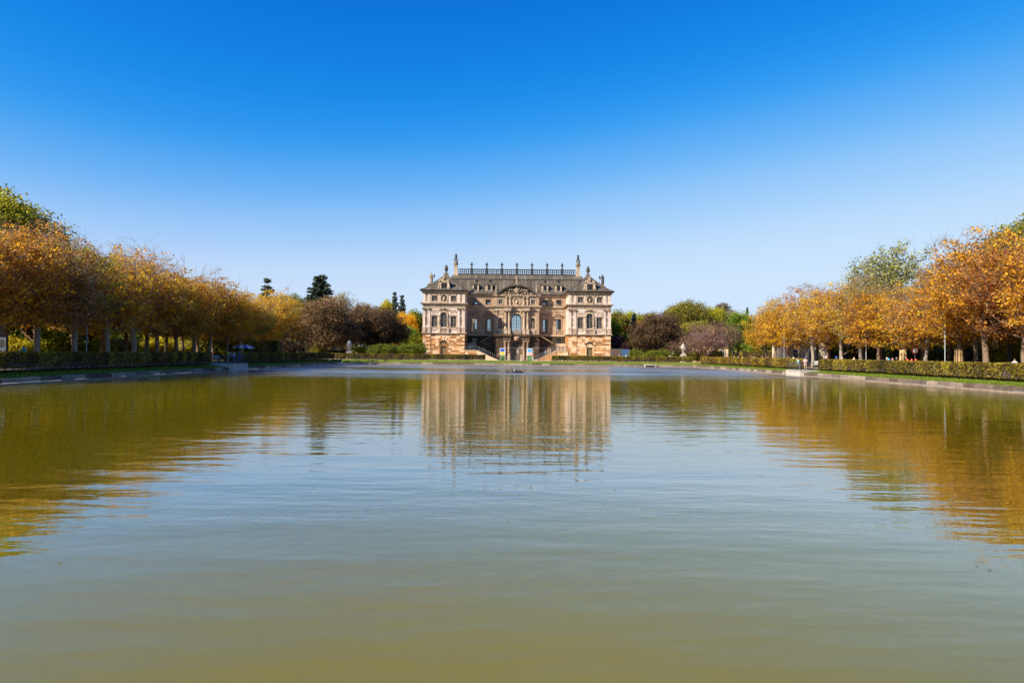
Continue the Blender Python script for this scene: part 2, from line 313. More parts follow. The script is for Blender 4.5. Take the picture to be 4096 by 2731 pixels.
class MB:
    """collects shapes; build() links them as one mesh object"""
    def __init__(s, off=(0, 0, 0)): s.v = []; s.f = []; s.sm = []; s.off = off
    def add(s, vs, fs, smooth=False):
        b = len(s.v); s.v += [tuple(p) for p in vs]; s.f += [tuple(b + i for i in f) for f in fs]; s.sm += [smooth] * len(fs); return s
    def box(s, x0, x1, y0, y1, z0, z1, bev=0.0):
        if bev:
            c = bev; vs = []; 
            for (z, i) in ((z0, c), (z0 + c, 0), (z1 - c, 0), (z1, c)):
                vs += [(x0 + i, y0 + i, z), (x1 - i, y0 + i, z), (x1 - i, y1 - i, z), (x0 + i, y1 - i, z)]
            fs = [(3, 2, 1, 0), (12, 13, 14, 15)]
            for r in range(3):
                for k in range(4): a = r * 4 + k; bb = r * 4 + (k + 1) % 4; fs.append((a, bb, bb + 4, a + 4))
            return s.add(vs, fs)
        return s.add([(x0, y0, z0), (x1, y0, z0), (x1, y1, z0), (x0, y1, z0), (x0, y0, z1), (x1, y0, z1), (x1, y1, z1), (x0, y1, z1)],
                     [(3, 2, 1, 0), (4, 5, 6, 7), (0, 1, 5, 4), (1, 2, 6, 5), (2, 3, 7, 6), (3, 0, 4, 7)])
    def cbox(s, c, sz, rz=0.0):
        n = len(s.v); hx, hy, hz = (q / 2 for q in sz); s.box(-hx, hx, -hy, hy, -hz, hz)
        ca, sa = math.cos(rz), math.sin(rz)
        for i in range(n, len(s.v)):
            x, y, z = s.v[i]; s.v[i] = (c[0] + x * ca - y * sa, c[1] + x * sa + y * ca, c[2] + z)
        return s
    def prism(s, poly, y0, y1):
        """polygon in xz (counter-clockwise seen from -y) pushed through y"""
        n = len(poly)
        vs = [(x, y0, z) for x, z in poly] + [(x, y1, z) for x, z in poly]
        fs = [tuple(range(n)), tuple(range(2 * n - 1, n - 1, -1))] + [((i + 1) % n, i, n + i, n + (i + 1) % n) for i in range(n)]
        return s.add(vs, fs)
    def prism_x(s, poly, x0, x1):
        """polygon in yz pushed through x"""
        n = len(poly)
        vs = [(x0, y, z) for y, z in poly] + [(x1, y, z) for y, z in poly]
        fs = [tuple(range(n)), tuple(range(2 * n - 1, n - 1, -1))] + [((i + 1) % n, i, n + i, n + (i + 1) % n) for i in range(n)]
        return s.add(vs, fs)
    def lathe(s, prof, c=(0, 0, 0), seg=12, a0=0.0, sx=1.0, sy=1.0, smooth=True):
        vs = []; fs = []
        for r, z in prof:
            for k in range(seg):
                a = a0 + 2 * math.pi * k / seg; vs.append((c[0] + r * sx * math.cos(a), c[1] + r * sy * math.sin(a), c[2] + z))
        for j in range(len(prof) - 1):
            for k in range(seg):
                a = j * seg + k; b = j * seg + (k + 1) % seg; fs.append((a, b, b + seg, a + seg))
        fs.append(tuple(range(seg - 1, -1, -1))); fs.append(tuple(range((len(prof) - 1) * seg, len(prof) * seg)))
        return s.add(vs, fs, smooth)
    def tube(s, pts, rad, seg=5, smooth=True):
        pts = [Vector(p) for p in pts]; n = len(pts); vs = []; fs = []
        if not hasattr(rad, '__len__'): rad = [rad] * n
        for i, p in enumerate(pts):
            t = (pts[min(i + 1, n - 1)] - pts[max(i - 1, 0)]).normalized()
            u = t.cross(Vector((0, 0, 1)) if abs(t.z) < 0.9 else Vector((1, 0, 0))).normalized(); w = t.cross(u)
            for k in range(seg):
                a = 2 * math.pi * k / seg; q = p + (u * math.cos(a) + w * math.sin(a)) * rad[i]; vs.append(tuple(q))
        for j in range(n - 1):
            for k in range(seg):
                a = j * seg + k; b = j * seg + (k + 1) % seg; fs.append((b, a, a + seg, b + seg))
        fs.append(tuple(range(seg))); fs.append(tuple(range(n * seg - 1, (n - 1) * seg - 1, -1)))
        return s.add(vs, fs, smooth)
    def ball(s, c, r, seg=8, rings=5, sx=1, sy=1, sz=1):
        prof = [(max(0.02, math.sin(math.pi * i / rings)) * r, -math.cos(math.pi * i / rings) * r * sz) for i in range(rings + 1)]
        return s.lathe(prof, c, seg, sx=sx, sy=sy)
    def build(s, name, mat, parent=None, loc=None):
        me = bpy.data.meshes.new(name); ox, oy, oz = s.off
        me.from_pydata([(x + ox, y + oy, z + oz) for x, y, z in s.v], [], s.f)
        me.polygons.foreach_set('use_smooth', s.sm)
        me.materials.append(M(mat)); me.update()
        o = bpy.data.objects.new(name, me); link(o, parent)
        if loc: o.location = loc
        return o
def arc(cx, cz, r, a0, a1, n): return [(cx + r * math.cos(a0 + (a1 - a0) * i / n), cz + r * math.sin(a0 + (a1 - a0) * i / n)) for i in range(n + 1)]
def wall_with_openings(mb, x0, x1, z0, z1, y0, y1, ops):
    """ops: (xa, xb, za, zb, arched); boxes round the openings, spandrels over arches"""
    xs = sorted({x0, x1, *[o[0] for o in ops], *[o[1] for o in ops]}); xs = [x for x in xs if x0 <= x <= x1]
    for xa, xb in zip(xs, xs[1:]):
        if xb - xa < 1e-4: continue
        cut = sorted((o[2], o[3]) for o in ops if o[0] <= xa + 1e-5 and o[1] >= xb - 1e-5)
        z = z0
        for za, zb in cut:
            if za > z + 1e-4: mb.box(xa, xb, y0, y1, z, za)
            z = max(z, zb)
        if z1 > z + 1e-4: mb.box(xa, xb, y0, y1, z, z1)
    for o in ops:
        if len(o) > 4 and o[4]:
            xa, xb, za, zb = o[:4]; r = (xb - xa) / 2; cx = (xa + xb) / 2; cz = zb - r
            mb.prism([(xa, zb), (xa, cz)] + [p for p in arc(cx, cz, r, math.pi, math.pi / 2, 6)[1:]], y0 + 0.001, y1 - 0.001)
            mb.prism([(xb, cz), (xb, zb)] + [p for p in arc(cx, cz, r, math.pi / 2, 0, 6)[:-1]], y0 + 0.001, y1 - 0.001)

# ------------------------------------------------------------------ setting: ground, water, banks
PL, PR, PN, PF = -37.8, 40.4, 2.0, 152.0            # pond edges
GZ = 0.98                                            # ground behind the hedges
mb = MB()
B = 3000
iL, iR, iN, iF = PL - 2.2, PR + 2.2, PN - 1.5, PF + 3.6
for (xa, xb, ya, yb) in ((-B, B, -B, iN), (-B, B, iF, B), (-B, iL, iN, iF), (iR, B, iN, iF)):
    mb.add([(xa, ya, GZ), (xb, ya, GZ), (xb, yb, GZ), (xa, yb, GZ)], [(0, 1, 2, 3)])
tag(mb.build('ground', 'ground_litter'), kind='structure')
# sloped lawn banks, gently uneven
def bank(name, p0, p1, q0, q1, nu, nv):
    """p: kerb line, q: hedge line (2D), z from .50 to GZ"""
    V = []; F = []; rr = random.Random(len(name) + int(p0[0]))
    for i in range(nu + 1):
        t = i / nu
        for j in range(nv + 1):
            s = j / nv
            ax = p0[0] + (p1[0] - p0[0]) * t; ay = p0[1] + (p1[1] - p0[1]) * t
            bx = q0[0] + (q1[0] - q0[0]) * t; by = q0[1] + (q1[1] - q0[1]) * t
            z = 0.47 + (GZ + 0.008 - 0.47) * (1 - (1 - s) ** 1.6) + (rr.uniform(-0.03, 0.03) if 0 < j < nv else 0)
            V.append((ax + (bx - ax) * s, ay + (by - ay) * s, z))
    for i in range(nu):
        for j in range(nv):
            a = i * (nv + 1) + j; F.append((a, a + nv + 1, a + nv + 2, a + 1))
    me = mesh_np(name, V, F, 'lawn', smooth=True); o = bpy.data.objects.new(name, me); link(o)
    for p in me.polygons: pass
    return tag(o, kind='structure')
kw = 0.42                                            # kerb width
bank('lawn', (PL - kw, PN), (PL - kw, PF + kw), (iL - 3.0, iN), (iL - 3.0, iF), 240, 8)
bank('lawn', (PR + kw, PF + kw), (PR + kw, PN), (iR + 3.0, iF), (iR + 3.0, iN), 240, 8)
bank('lawn', (PL - kw, PF + kw), (PR + kw, PF + kw), (iL - 3.0, iF), (iR + 3.0, iF), 160, 8)
bank('lawn', (PR + kw, PN), (PL - kw, PN), (iR + 3.0, iN), (iL - 3.0, iN), 60, 4)
# gravel paths behind the hedges and the court before the palace
def sheet(name, x0, x1, y0, y1, z, mat):
    mb = MB(); mb.add([(x0, y0, z), (x1, y0, z), (x1, y1, z), (x0, y1, z)], [(0, 1, 2, 3)]); return tag(mb.build(name, mat), kind='structure')
sheet('path', -46.2, -41.8, -4, 150, GZ + 0.016, 'gravel')
sheet('path', 44.0, 47.0, -4, 150, GZ + 0.016, 'gravel')
sheet('path', -80, 84, 156.8, 171.0, GZ + 0.016, 'gravel')
# lawn sheets under the woods
sheet('lawn', -50.5, -46.4, -4, 150, GZ + 0.012, 'lawn')
sheet('lawn', -140, -56.5, 20, 330, GZ + 0.006, 'lawn')
sheet('lawn', 60.5, 140, 20, 330, GZ + 0.006, 'lawn')
mb = MB(); mb.add([(PL - 0.3, PN - 0.3, 0), (PR + 0.3, PN - 0.3, 0), (PR + 0.3, PF + 0.3, 0), (PL - 0.3, PF + 0.3, 0)], [(0, 1, 2, 3)])
tag(mb.build('water', 'pond_water'), kind='structure')
# kerb: coping stones laid one by one over a low footing course
kerb = tag(empty('pond_kerb', (0, 0, 0)), kind='structure')
foot = MB()
def kerb_run(p0, p1, inward, skip=()):
    p0 = Vector(p0); p1 = Vector(p1); L_ = (p1 - p0).length; d = (p1 - p0) / L_; ang = math.atan2(d.y, d.x); nrm = Vector(inward)
    t = 0.0; rr = random.Random(int(L_ * 10) + int(p0.x))
    while t < L_ - 0.2:
        ln = min(rr.uniform(1.5, 2.5), L_ - t); c = p0 + d * (t + ln / 2) - nrm * (kw / 2 + rr.uniform(-0.025, 0.025))
        if not any(a < c.y < b_ for a, b_ in skip):
            mb = MB(); hx = ln / 2 - 0.02; hy = kw / 2; h0 = rr.uniform(-0.015, 0.02)
            prof = [(-hy, 0.16), (-hy, 0.47 + h0), (-hy + 0.07, 0.52 + h0), (hy - 0.07, 0.52 + h0), (hy, 0.46 + h0), (hy, 0.16)]
            mb.prism_x(prof, -hx, hx)
            o = mb.build('kerb_stone', 'kerb_stone', kerb); o.location = (c.x, c.y, 0); o.rotation_euler = (rr.uniform(-0.02, 0.02), rr.uniform(-0.006, 0.006), ang + rr.uniform(-0.006, 0.006))
        t += ln
    t = 0.0
    while t < L_ - 0.2:
        ln = min(rr.uniform(1.0, 1.9), L_ - t); c = p0 + d * (t + ln / 2) - nrm * (kw / 2 - 0.07 + rr.uniform(-0.02, 0.02))
        foot.cbox((c.x, c.y, -0.10), (ln - 0.03, kw, 0.46 + rr.uniform(-0.03, 0.03)), ang); t += ln
kerb_run((PL, 20), (PL, PF), (1, 0))
kerb_run((PR, PF), (PR, 20), (-1, 0))
kerb_run((PL, PF), (PR, PF), (0, -1))
foot.box(PL - 0.4, PL, PN, 20, -0.5, 0.5).box(PR, PR + 0.4, PN, 20, -0.5, 0.5).box(PL, PR, PN - 0.4, PN, -0.5, 0.5)
tag(foot.build('kerb_footing', 'kerb_stone', kerb), kind='stuff')

# ------------------------------------------------------------------ palace
PX0, PY0 = 1.155, 172.0
palace = tag(empty('palace', (PX0, PY0, GZ)), 'baroque sandstone palace with copper mansard roof and corner pavilions at far end of pond', 'palace')
OFF = (0, 0, -GZ)
def pm(): return MB(OFF)
def P(mb, name, mat, label=None, parent=None):
    o = mb.build(name, mat, parent or palace)
    if label: o['label'] = label
    return o
HP, TO, RY = 13.1, 23.7, 9.5            # inner pavilion edge, outer edge, recess depth
CB, CY = 5.9, 7.0                       # centre bay half-width, its front plane
TD = 11.5                               # pavilion depth
ZB, ZM, ZE = 7.30, 14.55, 17.9          # top of base, foot of main cornice, foot of eave cornice
prng = random.Random(11)

def band(mb, x0, x1, y0, y1, z0, z1, steps):
    """moulded cornice: stepped profile growing outwards from z0 to z1, wrapped round a block"""
    n = len(steps)
    for i, o in enumerate(steps):
        a = z0 + (z1 - z0) * i / n; b = z0 + (z1 - z0) * (i + 1) / n
        mb.box(x0 - o, x1 + o, y0 - o, y1 + o, a, b)

def window(cx, z0, z1, w, y, rows, cols, arched=False, mat='wood_window', frame=0.09, see=True):
    """casement window set y deep: frame with muntins and a pane"""
    f = pm(); xa, xb = cx - w / 2, cx + w / 2
    top = z1 - w / 2 if arched else z1
    f.box(xa, xa + frame, y, y + 0.1, z0, top); f.box(xb - frame, xb, y, y + 0.1, z0, top)
    f.box(xa + frame, xb - frame, y, y + 0.1, z0, z0 + frame)
    if arched:
        r = w / 2; o_ = arc(cx, top, r, 0, math.pi, 10); i_ = arc(cx, top, r - frame, 0, math.pi, 10)
        for k in range(10): f.prism([i_[k], o_[k], o_[k + 1], i_[k + 1]], y, y + 0.1)
    else: f.box(xa + frame, xb - frame, y, y + 0.1, z1 - frame, z1)
    t = 0.035
    f.box(cx - 0.05, cx + 0.05, y - 0.01, y + 0.09, z0 + frame, z1 - frame)
    for i in range(1, rows):
        z = z0 + (z1 - z0) * i / rows
        hw = w / 2 - frame * 0.5
        if arched and z > top: hw = math.sqrt(max(0.01, (w / 2) ** 2 - (z - top) ** 2)) - 0.02
        th = t * (2.2 if i == int(rows * 0.65) else 1)
        f.box(cx - hw, cx + hw, y + 0.02, y + 0.08, z - th / 2, z + th / 2)
    for i in range(1, cols):
        x = xa + w * i / cols
        if abs(x - cx) < 0.06: continue
        zt = z1 - 0.03
        if arched: zt = top + math.sqrt(max(0.0, (w / 2) ** 2 - (x - cx) ** 2)) - 0.03
        f.box(x - t / 2, x + t / 2, y + 0.015, y + 0.085, z0 + 0.03, zt)
    wo_ = f.build('window', mat, palace)
    g = pm()
    if arched: g.prism([(xa, z0)] + [(xb, z0)] + arc(cx, top, w / 2 - 0.01, 0, math.pi, 10), y + 0.045, y + 0.055)
    else: g.box(xa + 0.02, xb - 0.02, y + 0.045, y + 0.055, z0 + 0.02, z1 - 0.02)
    g.build('pane', 'glass', wo_)
    return wo_
def surround(mb, cx, z0, z1, w, y, t=0.16, proud=0.07, sill=True):
    mb.box(cx - w / 2 - t, cx - w / 2 + 0.01, y - proud, y + 0.25, z0 - 0.02, z1 + t)
    mb.box(cx + w / 2 - 0.01, cx + w / 2 + t, y - proud, y + 0.25, z0 - 0.02, z1 + t)
    mb.box(cx - w / 2 + 0.01, cx + w / 2 - 0.01, y - proud, y + 0.25, z1 - 0.01, z1 + t)
    if sill: mb.box(cx - w / 2 - t - 0.06, cx + w / 2 + t + 0.06, y - proud - 0.05, y + 0.25, z0 - 0.16, z0 - 0.02)
def baluster_row(cx, w, z0, z1, y, n, parent=None):
    mb = pm(); h = z1 - z0
    mb.box(cx - w / 2, cx + w / 2, y - 0.12, y + 0.12, z0, z0 + 0.1); mb.box(cx - w / 2, cx + w / 2, y - 0.14, y + 0.14, z1 - 0.12, z1)
    for i in range(n):
        x = cx - w / 2 + w * (i + 0.5) / n
        mb.lathe([(0.07, 0.1), (0.05, 0.14), (0.095, 0.1 + h * 0.3), (0.045, h * 0.62), (0.075, h - 0.13)], (x, y, z0), 7)
    return P(mb, 'balustrade', 'sandstone_trim')
def garland(mb, cx, z, w, y, s=1.0, n=7, sag=0.28):
    for i in range(n):
        t = i / (n - 1) * 2 - 1
        mb.ball((cx + t * w / 2, y - 0.03, z - sag * s * (1 - t * t)), 0.12 * s * prng.uniform(0.8, 1.25), 6, 4, sy=0.8)
    for t in (-1, 1):
        mb.ball((cx + t * w / 2, y - 0.03, z + 0.06), 0.12 * s, 6, 4); mb.ball((cx + t * w / 2, y - 0.02, z - 0.26 * s), 0.09 * s, 6, 4, sz=1.8)
def drop(mb, cx, z0, z1, y, s=1.0):
    """hanging ornament of fruit and trophies"""
    z = z1
    while z > z0:
        mb.ball((cx + prng.uniform(-0.06, 0.06), y - 0.02, z), prng.uniform(0.10, 0.19) * s, 6, 4, sy=0.7); z -= 0.2 * s
def figure(mb, c, h, lean=0.0, arm=1):
    """robed stone figure: lofted drapery, shoulders, head, one raised arm"""
    x, y, z = c; k = h / 2.0
    prof = [(0.0, .30, .26), (0.3, .27, .23), (0.7, .25, .21), (1.0, .27, .22), (1.2, .23, .19), (1.45, .29, .20), (1.58, .26, .17), (1.66, .10, .10), (1.72, .09, .09), (1.8, .125, .13), (1.92, .125, .13), (2.0, .05, .05)]
    vs = []; fs = []; sg = 10
    for i, (zz, rx, ry) in enumerate(prof):
        sw = 0.05 * math.sin(zz * 2.4) + lean * zz
        for j in range(sg):
            a = 2 * math.pi * j / sg; f = 1 + (0.10 * math.sin(a * 4 + i) if zz < 1.3 else 0)
            vs.append((x + (sw + rx * f * math.cos(a)) * k, y + ry * f * math.sin(a) * k, z + zz * k))
    for i in range(len(prof) - 1):
        for j in range(sg): a = i * sg + j; b = i * sg + (j + 1) % sg; fs.append((a, b, b + sg, a + sg))
    fs.append(tuple(range((len(prof) - 1) * sg, len(prof) * sg)))
    mb.add(vs, fs, True)
    mb.tube([(x + arm * .25 * k, y, z + 1.48 * k), (x + arm * .36 * k, y - .08 * k, z + 1.15 * k), (x + arm * .12 * k, y - .26 * k, z + 1.05 * k)], [.085 * k, .075 * k, .06 * k], 6)
    mb.tube([(x - arm * .25 * k, y, z + 1.48 * k), (x - arm * .38 * k, y - .03 * k, z + 1.15 * k), (x - arm * .34 * k, y - .12 * k, z + .85 * k)], [.085 * k, .075 * k, .06 * k], 6)
def bust(mb, c, s=1.0):
    x, y, z = c
    mb.lathe([(.12, 0), (.2, .04), (.1, .12), (.12, .2), (.3, .32), (.36, .5), (.30, .62), (.11, .68), (.10, .74), (.16, .80), (.18, .92), (.14, 1.02), (.04, 1.07)], c, 9, sx=s, sy=s * .8)
def urn(mb, c, h, fat=1.0):
    k = h / 2.0
    mb.lathe([(r * k * fat, zz * k) for r, zz in ((.30, 0), (.30, .12), (.16, .2), (.12, .34), (.3, .5), (.42, .85), (.46, 1.15), (.38, 1.35), (.26, 1.42), (.34, 1.5), (.30, 1.66), (.14, 1.8), (.10, 1.9), (.02, 2.0))], c, 12)

# --- masonry cores
tower_w = {-1: None, 1: None}
for sd in (-1, 1):
    cx = sd * (HP + TO) / 2; xa, xb = sorted((sd * HP, sd * TO))
    # upper wall with openings
    ops = [(cx - 2.4 - .72, cx - 2.4 + .72, 9.15, 11.9), (cx + 2.4 - .72, cx + 2.4 + .72, 9.15, 11.9), (cx - .8, cx + .8, 9.15, 12.85, True),
           (cx - 2.4 - .70, cx - 2.4 + .70, 15.7, 17.05), (cx + 2.4 - .70, cx + 2.4 + .70, 15.7, 17.05)]
    w = pm(); wall_with_openings(w, xa, xb, ZB, ZE, 0.0, 0.5, ops); P(w, 'wall', 'sandstone_pale')
    w = pm(); xi0, xi1 = sorted((sd * HP, sd * (HP + 0.5)))
    w.box(xi0, xi1, 0.5, RY + 0.5, GZ, ZE); P(w, 'wall', 'sandstone_pale')
    xo0, xo1 = sorted((sd * TO, sd * (TO - 0.5))); w = pm(); w.box(xo0, xo1, 0.5, 27.0, GZ, ZE); P(w, 'wall', 'sandstone_pale')
    w = pm(); w.box(xi0 if sd > 0 else xo1, xo0 if sd > 0 else xi1, TD, TD + 0.4, GZ, ZE - 0.1); P(w, 'partition', 'interior')
    w = pm(); w.box(xa + .5, xb - .5, 0.5, TD, 7.35, 7.5); P(w, 'floor_slab', 'interior')
    # base core (joints show as its dark face)
    dz = 4.15
    w = pm(); wall_with_openings(w, xa + .12, xb - .12, GZ, ZB, 0.10, 0.5, [(cx - .72, cx + .72, GZ, dz)]); P(w, 'joint_bed', 'soot_joint')
    # cut stones of the base
    course = 0.485; nrow = int(round((ZB - 0.02 - GZ) / course)); hgt = (ZB - 0.02 - GZ) / nrow
    zones = [(xa, xa + 2.05, -0.14), (xa + 2.05, cx - 1.12, 0.0), (cx + 1.12, xb - 2.05, 0.0), (xb - 2.05, xb, -0.14)]
    for r_ in range(nrow):
        z0 = GZ + r_ * hgt; z1 = z0 + hgt
        zn = list(zones)
        if z0 > 5.85: zn = [zones[0], (zones[1][0], zones[2][1], 0.0), zones[3]]
        for (za, zb_, yo) in zn:
            x = za; first = prng.random() < 0.5
            while x < zb_ - 0.02:
                ln = prng.uniform(0.75, 1.75) if not first else prng.uniform(0.5, 0.9); first = False
                if zb_ - (x + ln) < 0.45: ln = zb_ - x
                g = 0.022; s_ = pm(); s_.box(x + g / 2, x + ln - g / 2, yo - prng.uniform(0, 0.02), 0.13, z0 + g / 2, z1 - g, bev=0.018)
                P(s_, 'stone', 'sandstone_ochre'); x += ln
    s_ = pm(); s_.box(xi0 - (0.12 if sd > 0 else 0), xi1 + (0 if sd > 0 else 0.12), 0.14, RY, GZ, ZB); P(s_, 'side_base', 'sandstone_ochre')
    # arched door niche, pediment, fan of voussoirs
    nb_ = pm()
    for k in range(9):
        a0 = math.pi * (k + .06) / 9; a1 = math.pi * (k + .94) / 9
        r0 = 1.12; r1 = 1.62 + (0.62 if k in (4,) else 0.42 if k in (3, 5) else 0.16 if k in (2, 6) else 0)
        zc = 4.72
        v_ = pm(); v_.prism([(cx + r0 * math.cos(a0), zc + r0 * math.sin(a0)), (cx + r1 * math.cos(a0), zc + r1 * math.sin(a0)), (cx + r1 * math.cos(a1), zc + r1 * math.sin(a1)), (cx + r0 * math.cos(a1), zc + r0 * math.sin(a1))], -0.12 - (0.10 if k == 4 else 0), 0.1)
        P(v_, 'voussoir', 'sandstone_ochre')
    nb_.box(cx - 1.12, cx - .74, -0.06, 0.3, GZ, 4.35); nb_.box(cx + .74, cx + 1.12, -0.06, 0.3, GZ, 4.35)
    nb_.box(cx - 1.12, cx + 1.12, -0.05, 0.3, 4.35, 4.55)
    nb_.prism([(cx - 1.10, 4.55), (cx + 1.10, 4.55)] + arc(cx, 4.62, 1.12, 0, math.pi, 10), 0.16, 0.3)
    P(nb_, 'door_surround', 'sandstone_ochre')
    pd = pm(); pd.prism([(cx - 1.15, 4.55), (cx + 1.15, 4.55), (cx, 5.2)], -0.1, 0.16); pd.prism([(cx - 1.28, 4.62), (cx - 1.15, 4.5), (cx, 5.2), (cx, 5.36)], -0.22, 0.16); pd.prism([(cx, 5.36), (cx, 5.2), (cx + 1.15, 4.5), (cx + 1.28, 4.62)], -0.22, 0.16)
    P(pd, 'pediment', 'sandstone_ochre')
    d = pm(); d.box(cx - .72, cx + .72, 0.28, 0.36, GZ, dz)
    for px_ in (-.36, .36):
        for k in range(3): d.box(cx + px_ - .26, cx + px_ + .26, 0.25, 0.28, GZ + .25 + k * .98, GZ + 1.1 + k * .98)
    dd = P(d, 'door', 'wood_door'); hnd = pm(); hnd.ball((cx + .08, 0.23, 2.05), .05); hnd.build('handle', 'iron', dd)
    # base cornice + main cornice + eave
    c = pm(); band(c, xa, xb, 0.0, TD, ZB, 7.72, [.08, .22, .42, .48]); P(c, 'base_cornice', 'sandstone_trim')
    c = pm(); band(c, xa, xb, 0.0, TD, 14.0, 14.35, [.05, .1]); band(c, xa, xb, 0.0, TD, ZM + .1, 15.27, [.12, .25, .45, .62, .68]); P(c, 'main_cornice', 'sandstone_trim')
    c = pm(); band(c, xa, xb, 0.0, TD, 17.55, 18.3, [.06, .18, .35, .5]); P(c, 'eave_cornice', 'sandstone_trim')
    c = pm(); c.box(xa - .75, xb + .75, -.75, TD + .5, 18.3, 18.46); P(c, 'gutter', 'iron')
    # pilasters in pairs with pedestals, capitals, ornaments between
    for i, (px_, wd) in enumerate(((-4.98, .64), (-3.72, .60), (3.72, .60), (4.98, .64))):
        q = pm(); x = cx + px_
        q.box(x - wd / 2 - .08, x + wd / 2 + .08, -.30, 0.02, 7.72, 8.95); q.box(x - wd / 2 - .14, x + wd / 2 + .14, -.36, 0.02, 7.725, 7.95); q.box(x - wd / 2 - .13, x + wd / 2 + .13, -.35, 0.02, 8.95, 9.12)
        P(q, 'pedestal', 'sandstone_trim')
        q = pm(); q.box(x - wd / 2, x + wd / 2, -.19, 0.02, 9.12, 13.45); q.box(x - wd / 2 - .07, x + wd / 2 + .07, -.25, 0.02, 9.122, 9.34); P(q, 'pilaster', 'sandstone_pale')
        q = pm(); q.box(x - wd / 2 - .1, x + wd / 2 + .1, -.3, 0.02, 13.85, 14.0)
        for t in (-1, 1): q.tube([(x + t * (wd / 2 + .02), -.36, 13.72), (x + t * (wd / 2 + .02), 0, 13.72)], .15, 8); q.ball((x + t * wd * .25, -.27, 13.5), .14, 6, 4)
        q.box(x - wd / 2 - .02, x + wd / 2 + .02, -.24, 0.02, 13.45, 13.85); P(q, 'capital', 'statue_stone')
        q = pm(); q.box(x - wd / 2, x + wd / 2, -.12, 0.02, 15.27, 17.6); P(q, 'pilaster', 'sandstone_pale')
    for px_ in (-4.35, 4.35):
        q = pm(); drop(q, cx + px_, 9.7, 11.8, 0, 1.0); drop(q, cx + px_, 12.3, 13.2, 0, 1.0); drop(q, cx + px_, 15.6, 17.2, 0, .9); P(q, 'ornament', 'statue_stone')
    # side windows, surrounds, reliefs, garlands
    for px_ in (-2.4, 2.4):
        q = pm(); surround(q, cx + px_, 9.15, 11.9, 1.44, 0.0, .17); q.box(cx + px_ - 1.0, cx + px_ + 1.0, -.2, 0.02, 12.08, 12.22); P(q, 'window_surround', 'sandstone_trim')
        window(cx + px_, 9.15, 11.9, 1.44, 0.24, 8, 4)
        q = pm(); q.box(cx + px_ - .95, cx + px_ + .95, -.05, .02, 12.35, 13.6); P(q, 'relief_panel', 'sandstone_pale')
        q = pm()
        for k in (-.5, 0, .5):
            for j in range(6): q.ball((cx + px_ + k + prng.uniform(-.13, .13), -.1, 13.45 - j * .14), prng.uniform(.08, .15), 6, 4, sy=.8)
        garland(q, cx + px_, 8.75, 1.3, -.02); P(q, 'ornament', 'sandstone_trim')
        q = pm(); surround(q, cx + px_, 15.7, 17.05, 1.4, 0.0, .14); q.box(cx + px_ - .7, cx + px_ + .7, -.14, 0.02, 17.2, 17.42); P(q, 'window_surround', 'sandstone_trim')
        window(cx + px_, 15.7, 17.05, 1.4, 0.24, 4, 4)
    # arched middle window with carved frame and balcony balusters
    q = pm(); q.box(cx - 1.22, cx - .80, -.16, 0.02, 9.1, 12.0); q.box(cx + .80, cx + 1.22, -.16, 0.02, 9.1, 12.0)
    for a in np.linspace(0.15, math.pi - .15, 13): q.ball((cx + 1.03 * math.cos(a), -.1, 12.05 + 1.03 * math.sin(a)), .2, 6, 4, sy=.8)
    q.box(cx - 1.3, cx + 1.3, -.1, .02, 13.0, 13.75); q.prism([(cx - 1.35, 13.42), (cx - .2, 13.95), (cx - .2, 14.15), (cx - 1.4, 13.66)], -.28, 0.02); q.prism([(cx + .2, 13.95), (cx + 1.35, 13.42), (cx + 1.4, 13.66), (cx + .2, 14.15)], -.28, 0.02)
    P(q, 'window_surround', 'sandstone_trim')
    q = pm(); q.ball((cx, -.2, 13.75), .34, 8, 6, sz=1.1)
    for t in (-1, 1):
        for j in range(3): q.ball((cx + t * (.35 + j * .22), -.18, 13.72 - j * .16), .19 - j * .02, 6, 4)
    P(q, 'carved_crest', 'statue_stone')
    for t in (-1, 1): q = pm(); drop(q, cx + t * 1.02, 9.6, 11.9, -.16, .9); P(q, 'ornament', 'statue_stone')
    window(cx, 9.15, 12.85, 1.6, 0.26, 9, 4, True)
    q = pm()
    for t in (-1, 1): q.box(cx + t * 1.05 - .26, cx + t * 1.05 + .26, -.42, 0.02, 7.72, 9.0)
    P(q, 'pedestal', 'sandstone_trim')
    baluster_row(cx, 1.56, 7.74, 8.95, -.22, 6)
    # bust in an oval niche
    q = pm(); ring = arc(0, 0, 1, 0, 2 * math.pi, 20)
    for k in range(20):
        (a_, b_), (c_, d_) = ring[k], ring[k + 1]
        q.prism([(cx + a_ * .78, 16.45 + b_ * .95), (cx + a_ * 1.0, 16.45 + b_ * 1.16), (cx + c_ * 1.0, 16.45 + d_ * 1.16), (cx + c_ * .78, 16.45 + d_ * .95)], -.16, 0.02)
    for t in (-1, 1):
        q.prism([(cx + t * .9 - .22, 15.4), (cx + t * .9 + .22, 15.4), (cx + t * 1.1 + .14, 17.5), (cx + t * 1.1 - .2, 17.5)], -.08, .02)
        q.ball((cx + t * 1.12, -.1, 17.42), .2, 6, 4)
    for j in range(7): q.ball((cx - .75 + j * .25, -.08, 15.5 - .16 * math.sin(math.pi * j / 6)), .16, 6, 4)
    P(q, 'medallion_frame', 'sandstone_trim')
    q = pm(); q.prism([(cx + .78 * a_, 16.45 + .95 * b_) for a_, b_ in ring[:-1]], -.03, .01); P(q, 'niche_back', 'statue_soot')
    q = pm(); bust(q, (cx, -.14, 15.75), 1.05); P(q, 'bust', 'sandstone_trim')

